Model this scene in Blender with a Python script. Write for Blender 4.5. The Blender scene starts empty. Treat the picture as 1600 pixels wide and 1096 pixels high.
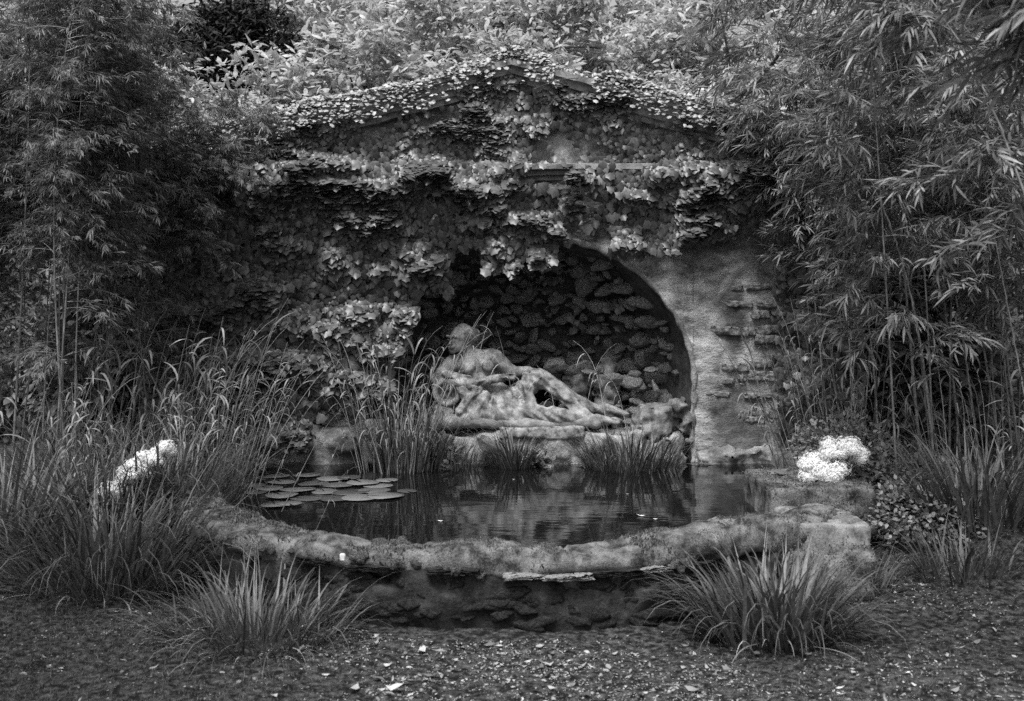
import bpy, math, random
import numpy as np
from mathutils import Matrix, Vector

R = math.radians
rng = np.random.default_rng(7)
random.seed(7)
sc = bpy.context.scene
C = sc.collection

# ------------------------------------------------------------------ camera, light, exposure
H, F, HZ = 1.58, 1750.0, 469.0           # eye height above the water, focal length and horizon in pixels of the 1600 px photograph
cam = bpy.data.cameras.new('camera')
cam.sensor_width = 36.0
cam.lens = F / 1600 * 36.0
cam.shift_y = -(548 - HZ) / 1600
cam.clip_start = 0.05
cam.clip_end = 800
cam.dof.use_dof = True
cam.dof.focus_distance = 10.2
cam.dof.aperture_fstop = 2.8
co = bpy.data.objects.new('camera', cam)
co.location = (0, 0, H)
co.rotation_euler = (R(90), 0, 0)
C.objects.link(co)
sc.camera = co

SUN_EL, SUN_AZ = 60.0, 202.0             # azimuth clockwise from +Y (behind the camera, a little to the left)
w = bpy.data.worlds.new('World')
sc.world = w
w.use_nodes = True
nt = w.node_tree
nt.nodes.clear()
sky = nt.nodes.new('ShaderNodeTexSky')
sky.sky_type = 'NISHITA'
sky.sun_disc = False
sky.sun_elevation = R(SUN_EL)
sky.sun_rotation = R(SUN_AZ)
sky.dust_density = 4.0
bw = nt.nodes.new('ShaderNodeRGBToBW')
bg = nt.nodes.new('ShaderNodeBackground')
bg.inputs[1].default_value = 0.07
wo = nt.nodes.new('ShaderNodeOutputWorld')
nt.links.new(sky.outputs[0], bw.inputs[0])
nt.links.new(bw.outputs[0], bg.inputs[0])
nt.links.new(bg.outputs[0], wo.inputs[0])

sun = bpy.data.lights.new('sun', 'SUN')
sun.energy = 1.5
sun.angle = R(22)
so = bpy.data.objects.new('sun', sun)
az = R(SUN_AZ)
sd = Vector((math.sin(az) * math.cos(R(SUN_EL)), math.cos(az) * math.cos(R(SUN_EL)), math.sin(R(SUN_EL))))
so.rotation_euler = sd.to_track_quat('Z', 'Y').to_euler()
so.location = sd * 20
C.objects.link(so)

sc.view_settings.view_transform = 'Standard'
sc.view_settings.look = 'None'
sc.view_settings.gamma = 1.0
sc.view_settings.use_curve_mapping = False
sc.view_settings.exposure = 1.62
sc.cycles.use_denoising = False
sc.cycles.max_bounces = 5
sc.cycles.diffuse_bounces = 3
sc.cycles.transmission_bounces = 3
sc.cycles.transparent_max_bounces = 4

# ------------------------------------------------------------------ helpers
def P(px, py, d):
    return Vector(((px - 800) / F * d, d, H - (py - HZ) / F * d))

def ground_at(px, py, z):                # the point of the plane at height z that is seen at a pixel
    d = (H - z) * F / (py - HZ)
    return Vector(((px - 800) / F * d, d, z))

def proj(p):
    p = np.asarray(p)
    y = np.maximum(p[..., 1], .1)
    return 800 + F * p[..., 0] / y, HZ + F * (H - p[..., 2]) / y

def _hash(ix, iy, iz, seed):
    h = (ix * 374761393 + iy * 668265263 + iz * 2147483647 + seed * 1274126177) & 0xffffffff
    h = ((h ^ (h >> 13)) * 1274126177) & 0xffffffff
    h = ((h ^ (h >> 16)) * 2246822519) & 0xffffffff
    return ((h ^ (h >> 15)) & 0xffffff) / 16777215.0

def vnoise(p, seed=0):
    p = np.asarray(p, dtype=np.float64)
    f = np.floor(p)
    t = p - f
    t = t * t * (3 - 2 * t)
    i = f.astype(np.int64)
    out = 0
    for dx in (0, 1):
        for dy in (0, 1):
            for dz in (0, 1):
                wgt = (t[..., 0] if dx else 1 - t[..., 0]) * (t[..., 1] if dy else 1 - t[..., 1]) * (t[..., 2] if dz else 1 - t[..., 2])
                out = out + wgt * _hash(i[..., 0] + dx, i[..., 1] + dy, i[..., 2] + dz, seed)
    return out

def fbm(p, seed=0, octv=4, gain=.5):
    p = np.asarray(p, dtype=np.float64)
    a, s, tot = 1.0, 0, 0
    for k in range(octv):
        s = s + a * (vnoise(p * 2 ** k, seed + k * 17) - .5)
        tot += a
        a *= gain
    return s / tot * 2                   # about -1 .. 1

def sstep(a, b, x):
    t = np.clip((x - a) / (b - a), 0, 1)
    return t * t * (3 - 2 * t)

def mesh(name, V, Fc, mat=None, smooth=False):
    """V (n,3), Fc a list of faces or an (m,k) int array."""
    me = bpy.data.meshes.new(name)
    V = np.asarray(V, dtype=np.float32)
    if isinstance(Fc, np.ndarray):
        m, k = Fc.shape
        me.vertices.add(len(V))
        me.vertices.foreach_set('co', V.ravel())
        me.loops.add(m * k)
        me.loops.foreach_set('vertex_index', Fc.astype(np.int32).ravel())
        me.polygons.add(m)
        me.polygons.foreach_set('loop_start', np.arange(0, m * k, k, dtype=np.int32))
        me.polygons.foreach_set('loop_total', np.full(m, k, dtype=np.int32))
        me.update(calc_edges=True)
        me.validate()
    else:
        me.from_pydata(V.tolist(), [], [tuple(int(i) for i in f) for f in Fc])
        me.update()
    if smooth:
        me.polygons.foreach_set('use_smooth', np.ones(len(me.polygons), dtype=bool))
    if mat:
        me.materials.append(mat)
    return me

def link(name, me, parent=None, M=None, kind=None, label=None, cat=None, group=None):
    o = bpy.data.objects.new(name, me)
    C.objects.link(o)
    M = Matrix.Identity(4) if M is None else M
    if parent is not None:
        o.parent = parent
        acc = Matrix.Identity(4)
        q = parent
        while q is not None:
            acc = q.matrix_basis @ acc
            q = q.parent
        o.matrix_basis = acc.inverted() @ M
    else:
        o.matrix_basis = M
    if kind: o['kind'] = kind
    if label: o['label'] = label
    if cat: o['category'] = cat
    if group: o['group'] = group
    return o

def thing(name, label, cat, loc=(0, 0, 0), group=None):
    return link(name, None, None, Matrix.Translation(Vector(loc)), None, label, cat, group)

def tube(pts, radii, n=6, cap=True):
    pts = [Vector(p) for p in pts]
    if not hasattr(radii, '__len__'): radii = [radii] * len(pts)
    V, Fc = [], []
    ref = Vector((1, 0, 0))
    for i, p in enumerate(pts):
        t = (pts[min(i + 1, len(pts) - 1)] - pts[max(i - 1, 0)]).normalized()
        if abs(t.dot(ref)) > .9: ref = Vector((0, 1, 0)) if abs(t.y) < .9 else Vector((0, 0, 1))
        a = t.cross(ref).normalized()
        b = t.cross(a)
        for k in range(n):
            q = 2 * math.pi * k / n
            V.append(p + (a * math.cos(q) + b * math.sin(q)) * radii[i])
    for i in range(len(pts) - 1):
        for k in range(n):
            Fc.append((i * n + k, i * n + (k + 1) % n, (i + 1) * n + (k + 1) % n, (i + 1) * n + k))
    if cap:
        Fc.append(tuple(range(n))[::-1])
        Fc.append(tuple(range((len(pts) - 1) * n, len(pts) * n)))
    return V, Fc

def join(parts):
    V, Fc = [], []
    for v, f in parts:
        b = len(V)
        V += [tuple(q) for q in v]
        Fc += [tuple(i + b for i in g) for g in f]
    return V, Fc

def box(x0, x1, y0, y1, z0, z1):
    V = [(x, y, z) for x in (x0, x1) for y in (y0, y1) for z in (z0, z1)]
    return V, [(0, 1, 3, 2), (4, 6, 7, 5), (0, 4, 5, 1), (2, 3, 7, 6), (0, 2, 6, 4), (1, 5, 7, 3)]

def tri(fs):
    out = []
    for f in fs:
        for k in range(1, len(f) - 1):
            out.append((f[0], f[k], f[k + 1]))
    return out

class Tpl:
    """a small template mesh: triangles, kept as arrays for mass copies and as one mesh datablock for single copies"""
    def __init__(self, name, V, Fc, mat, smooth=False):
        self.V = np.array([tuple(v) for v in V], dtype=np.float32)
        self.F = np.array(tri(Fc), dtype=np.int32)
        self.name, self.mat, self.smooth = name, mat, smooth
        self._me = None
    @property
    def me(self):
        if self._me is None: self._me = mesh(self.name, self.V, self.F, self.mat, self.smooth)
        return self._me

def frames(pos, xdir, zdir, scale):
    """(n,4,4) matrices: local X along xdir, local Z near zdir; scale (n,) or (n,3)"""
    x = xdir / np.linalg.norm(xdir, axis=1, keepdims=True)
    y = np.cross(zdir, x)
    y /= np.maximum(np.linalg.norm(y, axis=1, keepdims=True), 1e-6)
    z = np.cross(x, y)
    s = np.asarray(scale, dtype=float)
    if s.ndim == 1: s = np.repeat(s[:, None], 3, 1)
    M = np.zeros((len(pos), 4, 4))
    M[:, :3, 0], M[:, :3, 1], M[:, :3, 2] = x * s[:, :1], y * s[:, 1:2], z * s[:, 2:3]
    M[:, :3, 3] = pos
    M[:, 3, 3] = 1
    return M

def mass(name, tpls, which, M, parent=None, kind='stuff', **kw):
    """all copies joined into one mesh"""
    L = np.zeros(3)
    q = parent
    while q is not None:
        L += np.array(q.location)
        q = q.parent
    Vs, Fs, b = [], [], 0
    for t, T in enumerate(tpls):
        m = M[which == t]
        if not len(m): continue
        v = np.einsum('nij,vj->nvi', m[:, :3, :3], T.V) + m[:, None, :3, 3] - L
        f = T.F[None] + (np.arange(len(m)) * len(T.V))[:, None, None] + b
        b += v.shape[0] * v.shape[1]
        Vs.append(v.reshape(-1, 3)); Fs.append(f.reshape(-1, 3))
    if not Vs: return None
    me = mesh(name, np.concatenate(Vs), np.concatenate(Fs), tpls[0].mat, tpls[0].smooth)
    return link(name, me, parent, Matrix.Translation(Vector(L)), kind, **kw)

def scatter(parent, tpls, which, M, n_single, one, many, score=None):
    """the copies that show largest become parts of their own, the rest one joined part"""
    pos = M[:, :3, 3]
    px, py = proj(pos)
    inview = (px > 5) & (px < 1595) & (py > 5) & (py < 1091) & (pos[:, 1] > 1)
    s = np.linalg.norm(M[:, :3, 0], axis=1) / np.maximum(pos[:, 1], .5)
    if score is not None: s = s * score
    s = np.where(inview, s, -1)
    idx = np.argsort(-s)[:n_single]
    idx = idx[s[idx] > 0]
    for i in idx:
        link(one, tpls[which[i]].me, parent, Matrix(M[i].tolist()))
    rest = np.ones(len(M), bool)
    rest[idx] = False
    if rest.any(): mass(many, tpls, which[rest], M[rest], parent)

# ------------------------------------------------------------------ materials (the photograph is black and white: every colour is a grey)
def mat_new(name):
    m = bpy.data.materials.new(name)
    m.use_nodes = True
    return m, m.node_tree, m.node_tree.nodes['Principled BSDF']

def g(v): return (v, v, v, 1)

def surf(name, lo, hi, scale=6, rough=.85, bump=.3, bdist=.02, fine=60, spec=.3, mid=None, contrast=(.35, .65), stretch=(1, 1, 1)):
    """mottled grey: broad patches, fine grain and a bump of both"""
    m, t, b = mat_new(name)
    N, Lk = t.nodes, t.links
    tc = N.new('ShaderNodeTexCoord')
    mp = N.new('ShaderNodeMapping'); mp.inputs['Scale'].default_value = stretch
    Lk.new(tc.outputs['Object'], mp.inputs[0])
    n1 = N.new('ShaderNodeTexNoise'); n1.inputs['Scale'].default_value = scale; n1.inputs['Detail'].default_value = 8; n1.inputs['Roughness'].default_value = .65
    n2 = N.new('ShaderNodeTexNoise'); n2.inputs['Scale'].default_value = fine; n2.inputs['Detail'].default_value = 5; n2.inputs['Roughness'].default_value = .7
    Lk.new(mp.outputs[0], n1.inputs[0]); Lk.new(mp.outputs[0], n2.inputs[0])
    mx = N.new('ShaderNodeMath'); mx.operation = 'MULTIPLY_ADD'; mx.inputs[1].default_value = .35
    Lk.new(n2.outputs[0], mx.inputs[0])
    sb = N.new('ShaderNodeMath'); sb.operation = 'MULTIPLY_ADD'; sb.inputs[1].default_value = 1.0; sb.inputs[2].default_value = -.175
    Lk.new(n1.outputs[0], sb.inputs[0]); Lk.new(sb.outputs[0], mx.inputs[2])
    cr = N.new('ShaderNodeValToRGB')
    cr.color_ramp.elements[0].position, cr.color_ramp.elements[0].color = contrast[0], g(lo)
    cr.color_ramp.elements[1].position, cr.color_ramp.elements[1].color = contrast[1], g(hi)
    if mid is not None:
        e = cr.color_ramp.elements.new(sum(contrast) / 2); e.color = g(mid)
    Lk.new(mx.outputs[0], cr.inputs[0]); Lk.new(cr.outputs[0], b.inputs['Base Color'])
    bp = N.new('ShaderNodeBump'); bp.inputs['Strength'].default_value = bump; bp.inputs['Distance'].default_value = bdist
    Lk.new(mx.outputs[0], bp.inputs['Height']); Lk.new(bp.outputs[0], b.inputs['Normal'])
    b.inputs['Roughness'].default_value = rough
    b.inputs['Specular IOR Level'].default_value = spec
    return m

def leafmat(name, lo, hi, rough=.45, trans=.25, spec=.5, veins=True):
    """a leaf: every leaf has its own grey, glossy face, and lets some light through"""
    m, t, b = mat_new(name)
    N, Lk = t.nodes, t.links
    ge = N.new('ShaderNodeNewGeometry'); oi = N.new('ShaderNodeObjectInfo')
    ad = N.new('ShaderNodeMath'); ad.operation = 'ADD'
    fr = N.new('ShaderNodeMath'); fr.operation = 'FRACT'
    Lk.new(ge.outputs['Random Per Island'], ad.inputs[0]); Lk.new(oi.outputs['Random'], ad.inputs[1]); Lk.new(ad.outputs[0], fr.inputs[0])
    cr = N.new('ShaderNodeValToRGB')
    cr.color_ramp.elements[0].color = g(lo); cr.color_ramp.elements[1].color = g(hi)
    Lk.new(fr.outputs[0], cr.inputs[0])
    tc = N.new('ShaderNodeTexCoord')
    nz = N.new('ShaderNodeTexNoise'); nz.inputs['Scale'].default_value = 35; nz.inputs['Detail'].default_value = 3
    Lk.new(tc.outputs['Object'], nz.inputs[0])
    mr = N.new('ShaderNodeMapRange'); mr.inputs[1].default_value = .3; mr.inputs[2].default_value = .7; mr.inputs[3].default_value = .7; mr.inputs[4].default_value = 1.25
    Lk.new(nz.outputs[0], mr.inputs[0])
    mu = N.new('ShaderNodeMix'); mu.data_type = 'RGBA'; mu.blend_type = 'MULTIPLY'; mu.inputs[0].default_value = 1
    Lk.new(cr.outputs[0], mu.inputs[6]); Lk.new(mr.outputs[0], mu.inputs[7])
    Lk.new(mu.outputs[2], b.inputs['Base Color'])
    b.inputs['Roughness'].default_value = rough
    b.inputs['Specular IOR Level'].default_value = spec
    tr = N.new('ShaderNodeBsdfTranslucent'); Lk.new(mu.outputs[2], tr.inputs[0])
    ms = N.new('ShaderNodeMixShader'); ms.inputs[0].default_value = trans
    Lk.new(b.outputs[0], ms.inputs[1]); Lk.new(tr.outputs[0], ms.inputs[2])
    Lk.new(ms.outputs[0], N['Material Output'].inputs[0])
    return m

M_plaster = surf('old_plaster', .06, .40, scale=2.6, rough=.95, bump=.9, bdist=.035, fine=34, mid=.19, contrast=(.36, .66))
def stain(mat, spots, dark):
    t = mat.node_tree; N, Lk = t.nodes, t.links; b = N['Principled BSDF']
    src = b.inputs['Base Color'].links[0].from_socket
    tc = N.new('ShaderNodeTexCoord')
    nz = N.new('ShaderNodeTexNoise'); nz.inputs['Scale'].default_value = 2.6; nz.inputs['Detail'].default_value = 7; nz.inputs['Roughness'].default_value = .65
    Lk.new(tc.outputs['Object'], nz.inputs[0])
    acc = None
    for x, z, rx, rz in spots:
        mp = N.new('ShaderNodeMapping'); mp.vector_type = 'POINT'
        mp.inputs['Scale'].default_value = (1 / rx, 0, 1 / rz); mp.inputs['Location'].default_value = (-x / rx, 0, -z / rz)
        Lk.new(tc.outputs['Object'], mp.inputs[0])
        ln = N.new('ShaderNodeVectorMath'); ln.operation = 'LENGTH'; Lk.new(mp.outputs[0], ln.inputs[0])
        iv = N.new('ShaderNodeMath'); iv.operation = 'SUBTRACT'; iv.inputs[0].default_value = 1.2; Lk.new(ln.outputs['Value'], iv.inputs[1])
        if acc is None: acc = iv.outputs[0]
        else:
            mx = N.new('ShaderNodeMath'); mx.operation = 'MAXIMUM'; Lk.new(acc, mx.inputs[0]); Lk.new(iv.outputs[0], mx.inputs[1]); acc = mx.outputs[0]
    ad = N.new('ShaderNodeMath'); ad.operation = 'MULTIPLY_ADD'; ad.inputs[1].default_value = 2.4; Lk.new(nz.outputs[0], ad.inputs[0])
    sb = N.new('ShaderNodeMath'); sb.operation = 'SUBTRACT'; sb.inputs[1].default_value = 1.35; Lk.new(acc, sb.inputs[0]); Lk.new(sb.outputs[0], ad.inputs[2])
    mr = N.new('ShaderNodeMapRange'); mr.inputs[1].default_value = -.2; mr.inputs[2].default_value = .5; mr.inputs[3].default_value = 1; mr.inputs[4].default_value = dark
    Lk.new(ad.outputs[0], mr.inputs[0])
    mu = N.new('ShaderNodeMix'); mu.data_type = 'RGBA'; mu.blend_type = 'MULTIPLY'; mu.inputs[0].default_value = 1
    Lk.new(src, mu.inputs[6]); Lk.new(mr.outputs[0], mu.inputs[7]); Lk.new(mu.outputs[2], b.inputs['Base Color'])
M_front = surf('front_plaster', .07, .48, scale=3.4, rough=.95, bump=1, bdist=.04, fine=40, mid=.26, contrast=(.34, .64), stretch=(1, 1, 1.8))
M_stone = surf('pier_stone', .05, .30, scale=6, rough=.95, bump=1, bdist=.02, fine=60)
M_cornice = surf('cornice_stone', .12, .34, scale=5, rough=.9, bump=.6, bdist=.02, fine=50)
M_rock = surf('grotto_rock', .07, .40, scale=9, rough=.95, bump=.9, bdist=.03, fine=55)
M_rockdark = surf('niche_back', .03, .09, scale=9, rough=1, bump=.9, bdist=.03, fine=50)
M_boulder = surf('boulder_stone', .04, .24, scale=8, rough=.95, bump=.9, bdist=.02, fine=60)
M_statue = surf('statue_stone', .06, .36, scale=10, rough=.9, bump=.8, bdist=.014, fine=90, mid=.19, contrast=(.34, .62))
M_base = surf('base_stone', .07, .30, scale=7, rough=.9, bump=.7, bdist=.02, fine=60)
M_pale = surf('pale_stone', .04, .34, scale=14, rough=.85, bump=.5, bdist=.01, fine=60)
M_moss = surf('moss', .03, .21, scale=7, rough=1, bump=1, bdist=.03, fine=90, spec=.1, contrast=(.38, .62))
M_earth = surf('dark_earth', .015, .07, scale=4, rough=1, bump=1, bdist=.04, fine=45, spec=.1)
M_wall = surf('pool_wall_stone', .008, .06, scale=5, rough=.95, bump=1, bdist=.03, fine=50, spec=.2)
M_roof = surf('roof', .05, .14, scale=5, rough=.9)
M_soil = surf('soil', .012, .15, scale=22, rough=1, bump=1, bdist=.03, fine=130, spec=.1, contrast=(.42, .68), mid=.07)
M_bark = surf('bark', .02, .08, scale=12, rough=.95, bump=.8, bdist=.02, fine=60, stretch=(1, 1, .2))
M_ivystem = surf('vine_stem', .04, .14, scale=30, rough=.9)
M_culm = surf('bamboo_culm', .09, .28, scale=10, rough=.5, bump=.1, fine=40, spec=.5, stretch=(1, 1, .15))
M_stalk = leafmat('dry_stalk', .08, .30, rough=.6, trans=.1)
M_ivy = leafmat('ivy_leaf', .025, .15, rough=.42, trans=.12, spec=.6)
M_ivybright = leafmat('ivy_leaf_pale', .14, .5, rough=.5, trans=.2)
M_bamboo = leafmat('bamboo_leaf', .06, .34, rough=.45, trans=.3)
M_bambooL = leafmat('fine_bamboo_leaf', .05, .20, rough=.5, trans=.3)
M_blade = leafmat('sedge_blade', .035, .19, rough=.45, trans=.25)
M_tree = leafmat('tree_leaf', .25, .58, rough=.5, trans=.4)
M_yew = leafmat('dark_leaf', .01, .035, rough=.7, trans=.05, spec=.2)
M_bush = leafmat('bush_leaf', .04, .14, rough=.5, trans=.2)
M_cover = leafmat('cover_leaf', .09, .36, rough=.5, trans=.2)
M_litter = leafmat('litter_leaf', .03, .50, rough=.75, trans=.1, spec=.25)
M_mosstuft = leafmat('moss_tuft', .035, .23, rough=.9, trans=.2, spec=.1)
M_turf = leafmat('turf', .035, .17, rough=.8, trans=.2, spec=.1)
M_pad = leafmat('lily_pad', .05, .17, rough=.35, trans=.05, spec=.7)
M_white = leafmat('white_petal', .74, .90, rough=.7, trans=.2, spec=.2)

m, t, b = mat_new('water')
b.inputs['Base Color'].default_value = g(.006)
b.inputs['Roughness'].default_value = .04
b.inputs['IOR'].default_value = 1.36
nz = t.nodes.new('ShaderNodeTexNoise'); nz.inputs['Scale'].default_value = 3.0; nz.inputs['Detail'].default_value = 3
mp = t.nodes.new('ShaderNodeMapping'); mp.inputs['Scale'].default_value = (1, 2.2, 1)
tc = t.nodes.new('ShaderNodeTexCoord')
bp = t.nodes.new('ShaderNodeBump'); bp.inputs['Strength'].default_value = .10; bp.inputs['Distance'].default_value = .02
t.links.new(tc.outputs['Object'], mp.inputs[0]); t.links.new(mp.outputs[0], nz.inputs[0])
t.links.new(nz.outputs[0], bp.inputs['Height']); t.links.new(bp.outputs[0], b.inputs['Normal'])
M_water = m

# ------------------------------------------------------------------ signed distance modelling (statue, stones)
def surface_nets(fn, lo, hi, h):
    lo, hi = np.array(lo, float), np.array(hi, float)
    n = np.ceil((hi - lo) / h).astype(int) + 1
    ax = [lo[i] + np.arange(n[i]) * h for i in range(3)]
    G = np.stack(np.meshgrid(*ax, indexing='ij'), -1).astype(np.float32)
    D = fn(G)
    ins = D < 0
    cs = [(i, j, k) for i in (0, 1) for j in (0, 1) for k in (0, 1)]
    nc = n - 1
    sl = lambda A, c: A[c[0]:c[0] + nc[0], c[1]:c[1] + nc[1], c[2]:c[2] + nc[2]]
    tot = sum(sl(ins, c).astype(np.int8) for c in cs)
    act = (tot > 0) & (tot < 8)
    idx = -np.ones(nc, int)
    idx[act] = np.arange(act.sum())
    acc = np.zeros((act.sum(), 3)); cnt = np.zeros(act.sum())
    for a in cs:
        for d in range(3):
            if a[d]: continue
            c = list(a); c[d] = 1
            da, dc = sl(D, a)[act], sl(D, c)[act]
            x = (da < 0) != (dc < 0)
            tt = np.where(x, da / np.where(np.abs(da - dc) < 1e-9, 1, da - dc), 0)
            p = np.array(a, float)[None].repeat(len(tt), 0)
            p[:, d] += tt
            acc += p * x[:, None]; cnt += x
    cell = np.argwhere(act)
    V = lo + (cell + acc / cnt[:, None]) * h
    Fs = []
    for d in range(3):
        u, v = [(1, 2), (2, 0), (0, 1)][d]
        A = ins[tuple(slice(0, -1) if i == d else slice(None) for i in range(3))]
        B = ins[tuple(slice(1, None) if i == d else slice(None) for i in range(3))]
        for flip, msk in ((False, A & ~B), (True, ~A & B)):
            e = np.argwhere(msk)
            e = e[(e[:, u] > 0) & (e[:, v] > 0) & (e[:, u] < nc[u]) & (e[:, v] < nc[v])]
            q = []
            for du, dv in ((1, 1), (0, 1), (0, 0), (1, 0)):
                f = e.copy(); f[:, u] -= du; f[:, v] -= dv
                q.append(idx[f[:, 0], f[:, 1], f[:, 2]])
            q = np.stack(q, 1)
            Fs.append(q[:, ::-1] if flip else q)
    return V, np.concatenate(Fs)

def smin(a, b, k):
    h = np.clip(.5 + .5 * (b - a) / k, 0, 1)
    return b + (a - b) * h - k * h * (1 - h)

def cone(G, a, b, ra, rb):
    a, b = np.array(a, np.float32), np.array(b, np.float32)
    ab = b - a
    t = np.clip(((G - a) @ ab) / (ab @ ab), 0, 1)
    return np.linalg.norm(G - a - t[..., None] * ab, axis=-1) - (ra + (rb - ra) * t)

def ell(G, c, r, yaw=0, roll=0):
    q = G - np.array(c, np.float32)
    if roll:                              # about the depth axis
        cc, ss = math.cos(roll), math.sin(roll)
        q = np.stack([q[..., 0] * cc + q[..., 2] * ss, q[..., 1], -q[..., 0] * ss + q[..., 2] * cc], -1)
    r = np.array(r, np.float32)
    k0 = np.linalg.norm(q / r, axis=-1)
    k1 = np.linalg.norm(q / (r * r), axis=-1)
    return k0 * (k0 - 1) / np.maximum(k1, 1e-6)

# rock templates
def rock_tpl(seed, r=(1, .8, .8), rough=.35, res=.17, mat=None, name='rock'):
    def fn(G):
        d = ell(G, (0, 0, 0), r)
        return d + fbm(G * 1.9 + seed * 9.1, seed, 3) * rough
    V, Q = surface_nets(fn, (-1.6,) * 3, (1.6,) * 3, res)
    return Tpl(name, V, Q.tolist(), mat, True)
def chip_tpl(seed, mat, name='rock', flat=.75, res=.2, rough=.16):
    r = np.random.default_rng(seed + 700)
    nn = r.normal(size=(11, 3)); nn /= np.linalg.norm(nn, axis=1, keepdims=True)
    hh = r.uniform(.55, .95, 11)
    def fn(G):
        q = G / np.array([1, .9, flat])
        d = np.full(G.shape[:-1], -9.)
        for a_, b_ in zip(nn, hh): d = -smin(-d, -(q @ a_ - b_), .05)
        d = np.maximum(d, np.linalg.norm(q, axis=-1) - 1.05)
        return d * .75 + fbm(G * 2.6 + seed, seed, 3) * rough
    V, Q = surface_nets(fn, (-1.3,) * 3, (1.3,) * 3, res)
    return Tpl(name, V, Q.tolist(), mat, False)
rocks = [chip_tpl(i, M_rock, 'rock', [.6, .75, .85, .7, .55, .8, .65, .9][i], .21) for i in range(8)]

# ------------------------------------------------------------------ terrain, water
def yfront(x): return 6.85 + .235 * x * x          # inner edge of the pool wall
def basin(x, y):
    """> 0 inside the pool"""
    hw = 2.12 + .16 * sstep(7.6, 10.5, y)
    return np.minimum(np.minimum(y - yfront(x) + .05, hw - np.abs(x)), 11.2 - y)
def terrain(x, y):
    p = np.stack([x, y, np.zeros_like(x)], -1)
    side = sstep(1.9, 3.4, np.abs(x)) * sstep(6.3, 8.6, y)
    z = -.34 + .36 * side + .10 * sstep(2.6, 3.6, x) * sstep(6.2, 8, y)
    z = z + fbm(p * .8, 3) * .05 + fbm(p * 4, 5) * .022 + fbm(p * 14, 9, 2) * .010
    z = z + sstep(11, 16, y) * .5
    dip = sstep(-.12, .04, basin(x, y))
    return z * (1 - dip) + -.75 * dip
def axis(core, ext):
    return np.unique(np.concatenate([core, ext]))
gx = axis(np.arange(-5, 5.001, .045), np.array([-400, -200, -100, -60, -35, -20, -14, -10, -8, -7, -6, -5.5, 5.5, 6, 7, 8, 10, 14, 20, 35, 60, 100, 200, 400]))
gy = axis(np.arange(3.6, 11.6, .045), np.array([-60, -30, -10, -4, 0, 1, 2, 2.6, 3.2, 12, 12.5, 13, 14, 15, 17, 20, 25, 32, 45, 70, 120, 200, 400, 700]))
X, Y = np.meshgrid(gx, gy, indexing='ij')
Z = terrain(X, Y)
nx, ny = X.shape
ii = (np.arange(nx - 1)[:, None] * ny + np.arange(ny - 1)[None]).ravel()
Q = np.stack([ii, ii + ny, ii + ny + 1, ii + 1], 1)
link('ground', mesh('ground', np.stack([X, Y, Z], -1).reshape(-1, 3), Q, M_soil, True), kind='structure')

wx, wy = np.meshgrid(np.linspace(-2.6, 2.6, 60), np.linspace(6.3, 12.4, 60), indexing='ij')
keep = (wy > yfront(wx) - .22)
wy = np.where(keep, wy, yfront(wx) - .22)
ii = (np.arange(59)[:, None] * 60 + np.arange(59)[None]).ravel()
link('water', mesh('water', np.stack([wx, wy, wx * 0], -1).reshape(-1, 3), np.stack([ii, ii + 60, ii + 61, ii + 1], 1), M_water), kind='structure')

# ------------------------------------------------------------------ the grotto facade
YF = 10.9                                   # plane of the front wall
AX, AZ, AA, AB = .175, .764, 1.588, 1.43    # arch: centre, springing height, half width, rise
GZ, GE, GW = 3.90, 2.98, 3.43               # gable apex, eaves, half width
CZ = 2.83                                   # horizontal cornice
gt = thing('garden_grotto', 'overgrown gabled stone grotto with a wide arched niche behind the pool', 'grotto', (0, YF, 0))

def arch_z(x):
    u = np.clip(np.abs(x - AX) / AA, 0, 1)
    return np.where(u < 1, AZ + AB * np.sqrt(1 - u * u), 0)
def wall_disp(x, z):
    p = np.stack([x, z, 0 * x], -1)
    d = fbm(p * np.array([1.2, 1.2, 1]), 21) * .05 + fbm(p * np.array([4, 9, 1]), 22, 4) * .022 + fbm(p * 16, 25, 2) * .008
    ms = 1 - ((x - 2.42) / .50) ** 2 - ((z - 1.12) / .74) ** 2
    d = d + .034 * sstep(.0, .3, ms + fbm(p * np.array([2.5, 2.5, 1]), 27, 3) * .8)
    return d
th = np.linspace(-1, 1, 161)
inner = AX + AA * np.sin(th * math.pi / 2)
cols = np.concatenate([np.linspace(-GW, AX - AA - .02, 75), [AX - AA - .0005], inner, [AX + AA + .0005], np.linspace(AX + AA + .02, GW, 75)])
rows = np.linspace(0, 1, 110)
inside = np.abs(cols - AX) <= AA
z0 = np.where(inside, arch_z(cols), -.5)
z1 = np.full_like(cols, CZ)
Xc = cols[:, None] + 0 * rows[None]
Zc = z0[:, None] + (z1 - z0)[:, None] * rows[None]
Yc = YF + wall_disp(Xc, Zc)
n1, n2 = Xc.shape
ii = (np.arange(n1 - 1)[:, None] * n2 + np.arange(n2 - 1)[None]).ravel()
Q = np.stack([ii, ii + n2, ii + n2 + 1, ii + 1], 1)
jump = [i for i in range(n1 - 1) if inside[i] != inside[i + 1]]
bad = np.isin(ii // n2, jump)
stain(M_front, [(2.25, .1, .30, .7), (3.1, 1.0, .6, 1.6), (2.5, 2.1, .8, .25), (2.17, 1.35, .12, .35), (-2.6, 1.2, 1.0, 1.0), (.6, 2.5, 1.6, .3)], .3)
fw = np.stack([Xc, Yc, Zc], -1).reshape(-1, 3)
link('front_wall', mesh('front_wall', fw, Q[~bad], M_front, True), gt)

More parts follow.
